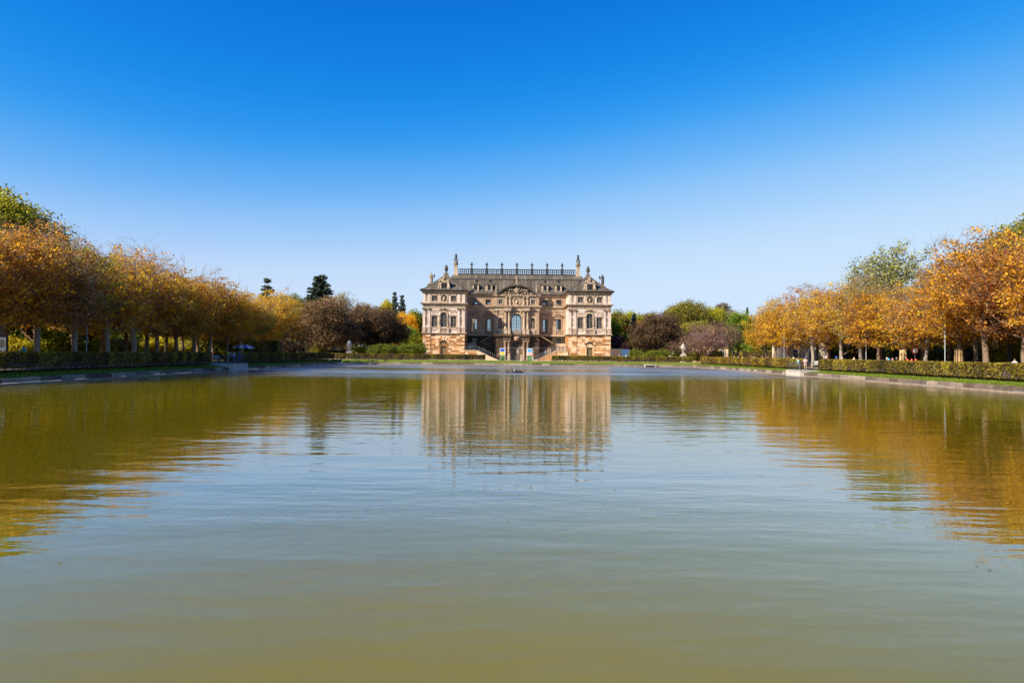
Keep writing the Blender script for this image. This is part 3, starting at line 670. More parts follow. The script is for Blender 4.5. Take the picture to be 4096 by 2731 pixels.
# --- recessed wings and hall
ops = []
for wx in (-11.2, -7.6, 7.6, 11.2):
    ops += [(wx - .70, wx + .70, 8.1, 11.96), (wx - .70, wx + .70, 15.65, 17.05), (wx - .70, wx + .70, 5.3, 6.7)]
for sd in (-1, 1):
    xa, xb = sorted((sd * CB, sd * HP))
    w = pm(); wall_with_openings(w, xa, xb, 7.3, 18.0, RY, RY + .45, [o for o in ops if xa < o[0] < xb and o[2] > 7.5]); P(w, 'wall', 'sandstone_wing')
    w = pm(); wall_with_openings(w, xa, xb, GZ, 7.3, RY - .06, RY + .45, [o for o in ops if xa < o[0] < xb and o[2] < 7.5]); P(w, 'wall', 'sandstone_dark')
    c = pm(); c.box(xa, xb, RY - .3, RY + .2, 7.31, 7.66); P(c, 'base_cornice', 'sandstone_trim')
    c = pm(); c.box(xa, xb, RY - .1, RY, 14.0, 14.5); c.box(xa, xb, RY - .28, RY, 14.62, 14.85); c.box(xa, xb, RY - .5, RY, 14.85, 15.05); c.box(xa, xb, RY - .62, RY, 15.05, 15.25); P(c, 'main_cornice', 'sandstone_trim')
    c = pm(); c.box(xa, xb, RY - .12, RY, 17.55, 17.8); c.box(xa, xb, RY - .34, RY, 17.8, 18.05); c.box(xa, xb, RY - .5, RY, 18.05, 18.3); P(c, 'eave_cornice', 'sandstone_trim')
    c = pm(); c.box(xa - .2, xb + .2, RY - .8, RY + .3, 18.31, 18.45); P(c, 'gutter', 'iron')
    for wx in (sd * 7.6, sd * 11.2):
        q = pm(); surround(q, wx, 8.1, 11.96, 1.4, RY, .2, .1)
        q.prism([(wx - 1.32, 12.62), (wx + 1.32, 12.62), (wx + 1.32, 12.76), (wx - 1.32, 12.76)], RY - .32, RY + .02)
        q.prism([(wx - 1.36, 12.76), (wx - 1.1, 12.76), (wx, 13.25), (wx, 13.42)], RY - .36, RY + .02); q.prism([(wx, 13.42), (wx, 13.25), (wx + 1.1, 12.76), (wx + 1.36, 12.76)], RY - .36, RY + .02)
        q.box(wx - .85, wx + .85, RY - .12, RY + .02, 12.16, 12.62); q.ball((wx, RY - .12, 12.85), .2, 6, 4, sx=1.4)
        P(q, 'window_surround', 'sandstone_wing')
        window(wx, 9.2, 11.96, 1.4, RY + .22, 7, 4, mat='wood_dark')
        baluster_row(wx, 1.38, 8.12, 9.15, RY + .12, 5)
        q = pm(); surround(q, wx, 15.65, 17.05, 1.4, RY, .2, .08); P(q, 'window_surround', 'sandstone_wing')
        window(wx, 15.65, 17.05, 1.4, RY + .2, 4, 4, mat='wood_dark')
        window(wx, 5.3, 6.7, 1.4, RY + .2, 4, 4, mat='wood_dark')
# back wall of the hall with openings so the sky shows through
bo = []
for wx in (-11.2, -7.6, 7.6, 11.2): bo += [(wx - .7, wx + .7, 9.0, 12.4), (wx - .7, wx + .7, 15.65, 17.2)]
bo += [(-1.35, 1.35, 8.6, 13.6, True), (-4.4, -3.2, 8.8, 12.0), (3.2, 4.4, 8.8, 12.0)]
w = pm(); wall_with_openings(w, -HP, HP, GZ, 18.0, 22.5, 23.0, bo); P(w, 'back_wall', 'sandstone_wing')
for o in bo: window((o[0] + o[1]) / 2, o[2], o[3], o[1] - o[0], 22.7, 6, 4, len(o) > 4, mat='wood_dark')
w = pm(); w.box(-HP, HP, RY + .45, 22.5, 7.35, 7.55); w.box(-HP, HP, RY + .45, 22.5, 14.4, 14.6); P(w, 'floor_slab', 'interior')
w = pm()
for x in (-5.8, 5.6): w.box(x, x + .2, RY + .45, 22.5, 7.55, 14.4)
P(w, 'partition', 'interior_pale')
w = pm(); w.box(-TO, -HP, 26.5, 27.0, GZ, ZE); w.box(HP, TO, 26.5, 27.0, GZ, ZE); w.box(-HP - .5, -HP, 22.5, 26.5, GZ, ZE); w.box(HP, HP + .5, 22.5, 26.5, GZ, ZE); P(w, 'back_wall', 'sandstone_wing')

# --- centre bay
CY_ = CY
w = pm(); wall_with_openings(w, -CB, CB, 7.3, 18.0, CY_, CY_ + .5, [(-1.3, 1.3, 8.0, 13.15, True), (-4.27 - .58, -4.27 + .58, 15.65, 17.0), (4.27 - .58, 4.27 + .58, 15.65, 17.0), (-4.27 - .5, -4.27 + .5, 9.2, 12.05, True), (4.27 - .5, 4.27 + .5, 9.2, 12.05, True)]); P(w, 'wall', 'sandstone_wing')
w = pm(); w.box(-CB, -CB + .4, CY_ + .5, RY + .4, 7.3, 18.0); w.box(CB - .4, CB, CY_ + .5, RY + .4, 7.3, 18.0); P(w, 'wall', 'sandstone_wing')
window(0, 8.05, 13.15, 2.6, CY_ + .28, 12, 6, True, frame=.11, mat='wood_dark')
for sd in (-1, 1):
    window(sd * 4.27, 15.65, 17.0, 1.16, CY_ + .22, 4, 4)
    q = pm(); surround(q, sd * 4.27, 15.65, 17.0, 1.16, CY_, .16, .08); P(q, 'window_surround', 'sandstone_trim')
    # niche with statue
    q = pm(); q.prism([(sd * 4.27 + x * .5, 9.2 if z is None else z) for x, z in ((-1, None), (1, None))] + arc(sd * 4.27, 11.55, .5, 0, math.pi, 8), CY_ + .46, CY_ + .52); P(q, 'niche_back', 'statue_stone')
    q = pm(); q.box(sd * 4.27 - .8, sd * 4.27 - .5, CY_ - .08, CY_ + .1, 9.1, 11.6); q.box(sd * 4.27 + .5, sd * 4.27 + .8, CY_ - .08, CY_ + .1, 9.1, 11.6)
    io = arc(sd * 4.27, 11.58, .5, 0, math.pi, 8); oo = arc(sd * 4.27, 11.58, .78, 0, math.pi, 8)
    for k in range(8): q.prism([io[k], oo[k], oo[k + 1], io[k + 1]], CY_ - .08, CY_ + .1)
    q.box(sd * 4.27 - .85, sd * 4.27 + .85, CY_ - .3, CY_ + .1, 7.72, 8.9); q.box(sd * 4.27 - .9, sd * 4.27 + .9, CY_ - .36, CY_ + .1, 8.9, 9.15); garland(q, sd * 4.27, 8.55, .9, CY_ - .3, .8); garland(q, sd * 4.27, 13.3, 1.3, CY_ - .05, .9)
    P(q, 'niche_frame', 'sandstone_trim')
    q = pm(); figure(q, (sd * 4.27, CY_ + .1, 9.15), 2.15, 0.0, -sd); P(q, 'statue', 'statue_stone', 'stone statue of a robed figure in a niche')
    # outer pilasters
    q = pm(); q.box(sd * 5.45 - .42, sd * 5.45 + .42, CY_ - .16, CY_ + .02, 9.1, 13.5); q.box(sd * 5.45 - .46, sd * 5.45 + .46, CY_ - .3, CY_ + .02, 7.72, 9.1); P(q, 'pilaster', 'sandstone_wing')
    q = pm(); q.box(sd * 5.45 - .5, sd * 5.45 + .5, CY_ - .25, CY_ + .02, 13.8, 14.0)
    for t in (-1, 1): q.tube([(sd * 5.45 + t * .42, CY_ - .3, 13.65), (sd * 5.45 + t * .42, CY_, 13.65)], .15, 8)
    q.box(sd * 5.45 - .42, sd * 5.45 + .42, CY_ - .2, CY_ + .02, 13.5, 13.8); P(q, 'capital', 'statue_stone')
    q = pm(); q.box(sd * 5.45 - .36, sd * 5.45 + .36, CY_ - .12, CY_ + .02, 15.25, 17.6); P(q, 'pilaster', 'sandstone_wing')
    # paired columns, upper storey
    for x in (1.95, 2.90):
        q = pm(); q.box(sd * x - .38, sd * x + .38, CY_ - .98, CY_ - .1, 7.72, 8.95); q.box(sd * x - .42, sd * x + .42, CY_ - 1.02, CY_ - .1, 8.95, 9.1); P(q, 'pedestal', 'sandstone_trim')
        q = pm(); q.lathe([(.36, 0), (.36, .14), (.30, .2), (.29, 1.4), (.25, 4.2), (.28, 4.25)], (sd * x, CY_ - .55, 9.1), 14); P(q, 'column', 'sandstone_trim')
        q = pm(); q.lathe([(.26, 0), (.34, .3), (.40, .48)], (sd * x, CY_ - .55, 13.35), 12); q.box(sd * x - .42, sd * x + .42, CY_ - .97, CY_ - .13, 13.83, 14.0)
        for t in (-1, 1): q.ball((sd * x + t * .36, CY_ - .9, 13.7), .16, 6, 4)
        P(q, 'capital', 'statue_stone')
        # herms above
        q = pm(); q.prism([(sd * (x - .14) - .14, 15.3), (sd * (x - .14) + .14, 15.3), (sd * (x - .14) + .24, 16.6), (sd * (x - .14) - .24, 16.6)], CY_ - .38, CY_ + .02); q.ball((sd * (x - .14), CY_ - .24, 16.75), .24, 7, 5); q.ball((sd * (x - .14), CY_ - .26, 17.15), .16, 7, 5); q.box(sd * (x - .14) - .3, sd * (x - .14) + .3, CY_ - .4, CY_ + .02, 17.3, 17.55); P(q, 'herm', 'sandstone_trim')
    q = pm(); drop(q, sd * 2.42, 9.4, 13.3, CY_ - .05, .8); P(q, 'ornament', 'sandstone_trim')
q = pm(); io = arc(0, 11.85, 1.3, 0, math.pi, 14); oo = arc(0, 11.85, 1.56, 0, math.pi, 14)
for k in range(14): q.prism([io[k], oo[k], oo[k + 1], io[k + 1]], CY_ - .12, CY_ + .1)
q.box(-1.56, -1.3, CY_ - .12, CY_ + .1, 9.0, 11.85); q.box(1.3, 1.56, CY_ - .12, CY_ + .1, 9.0, 11.85)
garland(q, 0, 13.75, 2.2, CY_ - .1, 1.0, 9, -.12); P(q, 'window_surround', 'sandstone_trim')
baluster_row(0, 2.58, 7.8, 8.85, CY_ - .3, 10)
# centre cornice, broken forward over columns; eave
c = pm(); c.box(-CB - .1, CB + .1, CY_ - .12, CY_ + .3, 14.0, 14.5)
c.box(-CB - .3, CB + .3, CY_ - .3, CY_ + .3, 14.6, 14.85); c.box(-CB - .5, CB + .5, CY_ - .5, CY_ + .3, 14.85, 15.05); c.box(-CB - .6, CB + .6, CY_ - .62, CY_ + .3, 15.05, 15.25)
for sd in (-1, 1):
    c.box(sd * 2.42 - .95, sd * 2.42 + .95, CY_ - 1.0, CY_ - .12, 14.002, 14.5); c.box(sd * 2.42 - 1.05, sd * 2.42 + 1.05, CY_ - 1.15, CY_ - .3, 14.602, 14.85); c.box(sd * 2.42 - 1.2, sd * 2.42 + 1.2, CY_ - 1.3, CY_ - .5, 14.852, 15.05); c.box(sd * 2.42 - 1.28, sd * 2.42 + 1.28, CY_ - 1.38, CY_ - .62, 15.052, 15.252)
P(c, 'main_cornice', 'sandstone_trim')
# mezzanine bust
q = pm()
for k in range(20):
    (a_, b_), (c_, d_) = ring[k], ring[k + 1]
    q.prism([(a_ * .78, 16.4 + b_ * .92), (a_ * 1.08, 16.4 + b_ * 1.15), (c_ * 1.08, 16.4 + d_ * 1.15), (c_ * .78, 16.4 + d_ * .92)], CY_ - .18, CY_ + .02)
P(q, 'medallion_frame', 'sandstone_trim')
q = pm(); bust(q, (0, CY_ - .12, 15.6), 1.15); P(q, 'bust', 'sandstone_trim')
# curved pediment with carved tympanum
c = pm(); c.box(-CB - .1, CB + .1, CY_ - .2, CY_ + .4, 17.55, 17.8); c.box(-CB - .4, CB + .4, CY_ - .5, CY_ + .4, 17.8, 18.02)
P(c, 'eave_cornice', 'sandstone_trim')
Rr = (4.95 ** 2 + 2.25 ** 2) / (2 * 2.25); zc = 18.05 + 2.25 - Rr; a = math.asin(4.95 / Rr)
oa = arc(0, zc, Rr, math.pi / 2 + a, math.pi / 2 - a, 18); ob = arc(0, zc, Rr + .4, math.pi / 2 + a * 1.03, math.pi / 2 - a * 1.03, 18)
c = pm()
for k in range(18): c.prism([oa[k], oa[k + 1], ob[k + 1], ob[k]], CY_ - .75, CY_ + .4)
P(c, 'pediment_arch', 'statue_soot')
c = pm(); c.prism([(p[0], p[1]) for p in reversed(oa)], CY_ - .05, CY_ + .3); P(c, 'tympanum', 'statue_soot')
c = pm(); c.box(-CB, CB, CY_ + .42, RY + 1.5, 17.9, 18.5); c.prism([(p[0], p[1]) for p in reversed(ob)] , CY_ + .42, RY + 4.0); P(c, 'pediment_roof', 'roof_copper')
q = pm()
q.ball((0, CY_ - .3, 19.1), .62, 9, 6, sy=.5, sz=1.3); q.ball((0, CY_ - .3, 19.95), .36, 8, 5, sy=.6)
for k in range(90):
    x = prng.uniform(-4.3, 4.3); zt = zc + math.sqrt(Rr * Rr - x * x) - .35
    if zt < 18.3: continue
    z = prng.uniform(18.15, zt); q.ball((x, CY_ - .22 - prng.uniform(0, .2), z), prng.uniform(.12, .26), 6, 4, sy=.7, sz=prng.uniform(.8, 1.6))
P(q, 'relief', 'statue_stone', 'carved coat of arms and figures')
c = pm(); c.box(-.55, .55, CY_ - .6, CY_ + .3, 20.5, 20.95); P(c, 'pedestal', 'statue_stone')
q = pm(); figure(q, (0, CY_ - .15, 20.95), 2.3, 0.0, 1); P(q, 'statue', 'statue_stone', 'weathered statue on top of the curved pediment')
for sd in (-1, 1):
    q = pm(); q.box(sd * 5.35 - .5, sd * 5.35 + .5, CY_ - .5, CY_ + .4, 18.03, 18.5); q.lathe([(.45, 0), (.5, .2), (.3, .4), (.52, .75), (.42, 1.05), (.2, 1.2), (.34, 1.45), (.26, 1.75), (.05, 1.9)], (sd * 5.35, CY_ - .1, 18.5), 10)
    for k in range(8): q.ball((sd * 5.35 + prng.uniform(-.35, .35), CY_ - .3, 18.7 + prng.uniform(0, 1.2)), .17, 6, 4)
    P(q, 'trophy', 'statue_stone')
DARK = {}
def dark_stones(s_):
    k = prng.randrange(3); d_ = DARK.setdefault(k, MB(OFF)); n_ = len(d_.v); d_.v += s_.v; d_.f += [tuple(n_ + i for i in f) for f in s_.f]; d_.sm += s_.sm
PC = CY - 1.7                           # portico plane
# --- ground portico: arched gate, paired columns, stone blocks
w = pm(); wall_with_openings(w, -CB, CB, GZ, 7.0, PC + .15, PC + .6, [(-1.3, 1.3, GZ, 5.95, True)]); P(w, 'joint_bed', 'soot_joint')
zones = [(-CB, -3.45), (3.45, CB)]
nrow = 11; hgt = (6.9 - GZ) / nrow
for r_ in range(nrow):
    for za, zb_ in zones:
        x = za
        while x < zb_ - .02:
            ln = prng.uniform(.7, 1.4)
            if zb_ - (x + ln) < .45: ln = zb_ - x
            s_ = pm(); s_.box(x + .012, x + ln - .012, PC - .02 - prng.uniform(0, .03), PC + .16, GZ + r_ * hgt + .012, GZ + (r_ + 1) * hgt - .012, bev=.018); dark_stones(s_); x += ln
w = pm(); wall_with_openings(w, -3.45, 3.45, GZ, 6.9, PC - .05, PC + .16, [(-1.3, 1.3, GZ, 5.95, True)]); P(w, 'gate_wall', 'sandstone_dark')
q = pm(); io = arc(0, 4.65, 1.3, 0, math.pi, 12); oo = arc(0, 4.65, 1.62, 0, math.pi, 12)
for k in range(12): q.prism([io[k], oo[k], oo[k + 1], io[k + 1]], PC - .15, PC + .1)
q.box(-1.62, -1.3, PC - .15, PC + .1, GZ, 4.65); q.box(1.3, 1.62, PC - .15, PC + .1, GZ, 4.65); P(q, 'gate_surround', 'sandstone_dark')
q = pm(); q.prism(arc(0, 6.55, .62, 0, 2 * math.pi, 14)[:-1], PC - 1.0, PC - .1); q.ball((0, PC - 1.0, 6.55), .55, 9, 6, sy=.35)
for t in (-1, 1): q.ball((t * .62, PC - .9, 6.85), .2, 6, 4); q.ball((t * .5, PC - .9, 6.2), .17, 6, 4)
P(q, 'cartouche', 'sandstone_wing')
d = pm(); d.box(-1.3, 1.3, PC + .4, PC + .5, GZ, 4.5)
for px_ in (-.65, .65):
    for k in range(3): d.box(px_ - .5, px_ + .5, PC + .36, PC + .4, GZ + .2 + k * 1.12, GZ + 1.15 + k * 1.12)
dd = P(d, 'door', 'wood_door'); hnd = pm(); hnd.ball((.1, PC + .34, 2.1), .06); hnd.build('handle', 'iron', dd)
q = pm(); q.prism([(-1.3, 4.5), (1.3, 4.5), (1.3, 4.65)] + arc(0, 4.65, 1.3, 0, math.pi, 10)[1:-1] + [(-1.3, 4.65)], PC + .42, PC + .5); P(q, 'fanlight', 'wood_dark')
for sd in (-1, 1):
    for x in (1.95, 2.90):
        q = pm(); q.lathe([(.42, 0), (.42, .2), (.34, .3), (.33, 1.6), (.29, 4.5), (.34, 4.55), (.40, 4.75)], (sd * x, PC - .6, GZ), 14); q.box(sd * x - .42, sd * x + .42, PC - 1.02, PC - .18, 5.73, 5.95); P(q, 'column', 'sandstone_wing')
c = pm()
for sd in (-1, 1): c.box(sd * 2.42 - 1.0, sd * 2.42 + 1.0, PC - 1.05, PC - .05, 5.95, 6.95)
c.box(-CB - .1, CB + .1, PC - .2, PC + .1, 6.9, 7.1); c.box(-CB - .25, CB + .25, PC - .45, PC + .1, 7.1, 7.4); c.box(-CB - .35, CB + .35, PC - .6, PC + .1, 7.4, 7.7)
for sd in (-1, 1): c.box(sd * 2.42 - 1.2, sd * 2.42 + 1.2, PC - 1.35, PC - .6, 7.1, 7.702)
P(c, 'portico_entablature', 'sandstone_dark')
c = pm(); c.box(-CB - .1, CB + .1, PC + .1, CY_ - .01, 6.95, 7.68); P(c, 'balcony_floor', 'sandstone_dark')
c = pm(); c.box(-CB + .01, -CB + .5, PC + .17, CY_ + .1, GZ, 6.94); c.box(CB - .5, CB - .01, PC + .17, CY_ + .1, GZ, 6.94); P(c, 'portico_side', 'sandstone_dark')
# --- stairs on both sides
for sd in (-1, 1):
    name = 'stair'
    # upper flight parapet block, sloping down outwards
    q = pm(); pts = [(CB, GZ), (10.4, GZ), (10.4, 4.95), (9.6, 5.45), (CB, 7.45)]
    pts = [(sd * x, z) for x, z in pts]; pts = pts if sd > 0 else pts[::-1]
    q.prism(pts, CY_ - .1, CY_ + .5); P(q, 'stair_wall', 'sandstone_dark')
    # coursed stones on the parapet wall face
    for r_ in range(12):
        z0 = GZ + r_ * .5; z1 = z0 + .48
        xm = 10.35 if z1 < 4.9 else CB + (7.35 - z1) / (7.45 - 5.45) * (9.6 - CB)
        x = CB + .05
        while x < xm - .3:
            ln = prng.uniform(.8, 1.5)
            if xm - (x + ln) < .4: ln = xm - x
            xa_, xb_ = sorted((sd * (x + .012), sd * (x + ln - .012)))
            s_ = pm(); s_.box(xa_, xb_, CY_ - .17 - prng.uniform(0, .03), CY_ - .09, z0, z1, bev=.018); dark_stones(s_); x += ln
    q = pm(); t_ = [(CB - .05, 7.45), (9.65, 5.43), (9.65, 5.63), (CB - .05, 7.68)]; t_ = [(sd * x, z) for x, z in t_]; t_ = t_[::-1] if sd > 0 else t_
    q.prism(t_ if sd < 0 else t_, CY_ - .26, CY_ + .6); P(q, 'coping', 'sandstone_dark')
    # round-headed niche and small oval light in the wall
    q = pm(); nx = sd * 8.6; q.prism([(nx - .55, 2.2), (nx + .55, 2.2)] + arc(nx, 3.6, .55, 0, math.pi, 8), CY_ - .24, CY_ - .18); P(q, 'niche_back', 'sandstone_wing')
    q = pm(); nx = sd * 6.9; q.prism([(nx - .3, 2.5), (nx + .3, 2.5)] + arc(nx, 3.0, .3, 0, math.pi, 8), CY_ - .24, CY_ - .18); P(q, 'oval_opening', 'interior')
    # landing and lower flight in front
    xi, xo, xe = 9.95, 13.0, 4.95; zl = 3.45; nst = 15
    q = pm(); a_, b_ = sorted((sd * xi, sd * xo)); q.box(a_, b_, -.2, CY_ - .3, GZ, zl - .22); P(q, 'landing', 'sandstone_ochre')
    q = pm(); q.box(a_ - .06, b_ + .02, -.36, CY_ - .3, zl - .22, zl); P(q, 'landing_slab', 'sandstone_trim')
    for r_ in range(5):
        z0 = GZ + r_ * .445; z1 = z0 + .43; x = a_ + .02
        while x < b_ - .02:
            ln = prng.uniform(.7, 1.5)
            if b_ - (x + ln) < .4: ln = b_ - x
            s_ = pm(); s_.box(x + .012, x + ln - .012, -.27 - prng.uniform(0, .03), -.19, z0 + .008, z1, bev=.015); P(s_, 'stone', 'sandstone_ochre'); x += ln
    rise = (zl - GZ) / nst; run = (xi - xe) / nst
    for k in range(nst):
        x1 = xe + run * k; x2 = xi + .02
        xa_, xb_ = sorted((sd * x1, sd * (x1 + run + .06)))
        q = pm(); q.box(xa_, xb_, -.2, 2.3, GZ + .001, GZ + rise * (k + 1)); P(q, 'step', 'sandstone_trim')
    q = pm(); t_ = [(xe - .5, GZ), (xi, GZ), (xi, zl - .23), (xi - .1, zl - .25)]; t_ = [(sd * x, z) for x, z in t_]; t_ = t_ if sd > 0 else t_[::-1]
    q.prism(t_, -.42, -.21); P(q, 'stair_wall', 'sandstone_ochre')
    q = pm(); t_ = [(xe - .6, GZ), (xe - .3, GZ), (xi + .05, zl - .22), (xi + .05, zl)]; t_ = [(sd * x, z) for x, z in t_]; t_ = t_ if sd > 0 else t_[::-1]
    q.prism(t_, -.5, -.205); P(q, 'coping', 'sandstone_trim')
    # middle flight climbing away from the water
    for k in range(12):
        q = pm(); a_, b_ = sorted((sd * 10.45, sd * 12.98)); q.box(a_, b_, CY_ - 1.7 + k * .25, RY - .1, zl + .001 + (k) * .165, zl + (k + 1) * .165); P(q, 'step', 'sandstone_trim')
    # railings
    q = pm(); h_ = 1.0; nps = 9
    lx = [xi + (xo - .2 - xi) * t for t in (1.0, .66, .33, 0.0)] + [xi + (xe - xi) * (k + 1) / nps for k in range(nps)]
    lz = [zl] * 4 + [zl + (GZ + rise - zl) * (k + 1) / nps for k in range(nps)]
    for yy in (-.12, 2.2):
        for x, z in zip(lx, lz): q.tube([(sd * x, yy, z - .05), (sd * x, yy, z + h_ + .1)], .035, 5); q.ball((sd * x, yy, z + h_ + .16), .085, 6, 4)
        for hh in (.15, .45, .75, 1.0):
            q.tube([(sd * x, yy, z + hh) for x, z in ((lx[0], lz[0]), (lx[3], lz[3]), (lx[-1], lz[-1]))], .022, 4)
    for t in (0, 1, 2, 3, 4, 5):
        yy = CY_ - 1.6 + t * .6; z = zl + t * .38
        q.tube([(sd * 10.5, yy, z), (sd * 10.5, yy, z + 1.15)], .03, 5); q.ball((sd * 10.5, yy, z + 1.2), .075, 6, 4)
    q.tube([(sd * 10.5, CY_ - 1.6, zl + 1.0), (sd * 10.5, CY_ + 1.4, zl + 2.9)], .03, 4)
    P(q, 'handrail', 'steel_grey')

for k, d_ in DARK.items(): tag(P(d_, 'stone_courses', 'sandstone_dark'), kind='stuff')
# --- roofs
# main mansard: decks below, sheets laid one by one
RF = RY - .75; RB = 23.6
prof = [(RF, 18.46), (RF + .9, 19.1), (RF + 4.1, 22.65)]; up = [(RF + 4.25, 22.85), (RF + 6.0, 24.1)]
q = pm(); q.prism_x([(RF + .1, 18.36), (RB, 18.36), (RB - 4.1, 22.5), (RF + 4.15, 22.45), (RF + 1.0, 18.95)], -18.6, 18.6); q.prism_x([(RF + 4.3, 22.6), (RB - 4.3, 22.6), (RB - 6, 24.05), (RF + 6, 24.03)], -17.6, 17.6); P(q, 'roof_deck', 'iron')
q = pm(); q.box(-18.5, 18.5, RF + 3.95, RF + 4.4, 22.62, 22.84); P(q, 'roof_break', 'iron')
npn = 38; pw = 37.0 / npn
for i in range(npn):
    xa = -18.5 + i * pw + .02; xb = xa + pw - .04; j = prng.uniform(-.012, .02)
    q = pm(); pp = prof; n_ = len(pp)
    vs = [(x, y, z + j) for y, z in pp for x in (xa, xb)] + [(x, y + .06, z - .07 + j) for y, z in pp for x in (xa, xb)]
    fs = []
    for k in range(n_ - 1): fs += [(2 * k, 2 * k + 1, 2 * k + 3, 2 * k + 2), (2 * n_ + 2 * k + 1, 2 * n_ + 2 * k, 2 * n_ + 2 * k + 2, 2 * n_ + 2 * k + 3), (2 * k, 2 * k + 2, 2 * n_ + 2 * k + 2, 2 * n_ + 2 * k), (2 * k + 3, 2 * k + 1, 2 * n_ + 2 * k + 1, 2 * n_ + 2 * k + 3)]
    fs += [(1, 0, 2 * n_, 2 * n_ + 1)]
    q.add(vs, fs); P(q, 'roof_sheet', 'roof_copper')
    lim = 17.9
    if abs((xa + xb) / 2) < lim:
        q = pm(); q.add([(xa, up[0][0], up[0][1]), (xb, up[0][0], up[0][1]), (xb, up[1][0], up[1][1] + j), (xa, up[1][0], up[1][1] + j), (xa, up[0][0] + .05, up[0][1] - .06), (xb, up[0][0] + .05, up[0][1] - .06), (xb, up[1][0] + .05, up[1][1] - .06), (xa, up[1][0] + .05, up[1][1] - .06)],
                        [(0, 1, 2, 3), (7, 6, 5, 4), (0, 4, 5, 1), (1, 5, 6, 2), (3, 2, 6, 7), (0, 3, 7, 4)]); P(q, 'roof_sheet', 'roof_copper')
    if i < npn - 1:
        pass
q = pm()
for i in range(1, npn):
    x = -18.5 + i * pw
    if i % 2 == 0:
        q.tube([(x, y - .02, z + .02) for y, z in prof], .03, 4)
tag(P(q, 'roof_seam', 'iron'), kind='stuff')
# hip ends
for sd in (-1, 1):
    q = pm(); q.add([(sd * 18.5, RF, 18.46), (sd * 18.5, RB, 18.46), (sd * 18.45, RB - 4.1, 22.6), (sd * 18.45, RF + 4.1, 22.65)], [(0, 1, 2, 3) if sd > 0 else (3, 2, 1, 0)])
    q.add([(sd * 18.45, RF + 4.2, 22.85), (sd * 18.45, RB - 4.2, 22.85), (sd * 17.3, RB - 6, 24.1), (sd * 17.3, RF + 6.0, 24.1), (sd * 17.5, RF + 4.2, 22.85), (sd * 17.5, RF + 6, 24.1)], [(0, 1, 2, 3) if sd > 0 else (3, 2, 1, 0), (4, 0, 3, 5) if sd > 0 else (5, 3, 0, 4)])
    P(q, 'roof_hip', 'roof_copper')
q = pm(); q.box(-17.3, 17.3, RF + 6.0, RB - 6.0, 24.0, 24.12); P(q, 'roof_terrace', 'roof_copper')
# roof balustrade: pierced panels between posts with finials
BY = RF + 6.15
posts = [-12.4, -8.27, -4.13, 0, 4.13, 8.27, 12.4]; ends = [-16.35] + posts + [16.35]
for a_, b_ in zip(ends, ends[1:]):
    xa, xb = a_ + .3, b_ - .3; n_ = 3; cw = (xb - xa) / n_
    z0, z1 = 24.12, 25.75; q = pm()
    q.box(xa, xb, BY - .1, BY + .1, z0, z0 + .36); q.box(xa, xb, BY - .12, BY + .12, z1 - .30, z1)
    hz = (z0 + .36 + z1 - .30) / 2; hh = (z1 - .30 - z0 - .36) / 2; hw = .46
    for k in range(n_):
        c_ = xa + cw * (k + .5)
        q.box(xa + cw * k, c_ - hw, BY - .08, BY + .08, z0 + .36, z1 - .30); q.box(c_ + hw, xa + cw * (k + 1), BY - .08, BY + .08, z0 + .36, z1 - .30)
        q.prism([(c_ + .25 * math.cos(t), hz + .25 * math.sin(t)) for t in np.linspace(0, 2 * math.pi, 11)[:-1]], BY - .06, BY + .06)
        for t in (0, 1, 2, 3):
            an = t * math.pi / 2; ux, uz = math.cos(an), math.sin(an); l_ = hw if t % 2 == 0 else hh
            cxp, czp = c_ + ux * l_ * .93, hz + uz * l_ * .93
            q.prism([(cxp + .12 * math.cos(s_), czp + .12 * math.sin(s_)) for s_ in np.linspace(0, 2 * math.pi, 9)[:-1]], BY - .07, BY + .07)
            q.cbox((c_ + ux * l_ * .6, BY, hz + uz * l_ * .6), (.05 if t % 2 else l_ * .8, .08, l_ * .8 if t % 2 else .05))
    P(q, 'balustrade_panel', 'iron')
for x in posts:
    q = pm(); q.box(x - .30, x + .30, BY - .22, BY + .22, 24.1, 25.8); q.box(x - .36, x + .36, BY - .28, BY + .28, 25.8, 25.92); pst = P(q, 'balustrade_post', 'iron')
    q = pm(); q.lathe([(.16, 0), (.10, .12), (.24, .38), (.24, .52), (.10, .78), (.09, .95), (.26, 1.15), (.24, 1.35), (.08, 1.65), (.02, 1.85)], (x, BY, 25.92), 10)
    for k in range(6):
        an = k * math.pi / 3; q.tube([(x, BY, 26.7), (x + .25 * math.cos(an), BY + .25 * math.sin(an), 26.85), (x + .6 * math.cos(an), BY + .6 * math.sin(an), 27.0)], [.09, .08, .02], 5)
    q.build('finial', 'iron', pst)
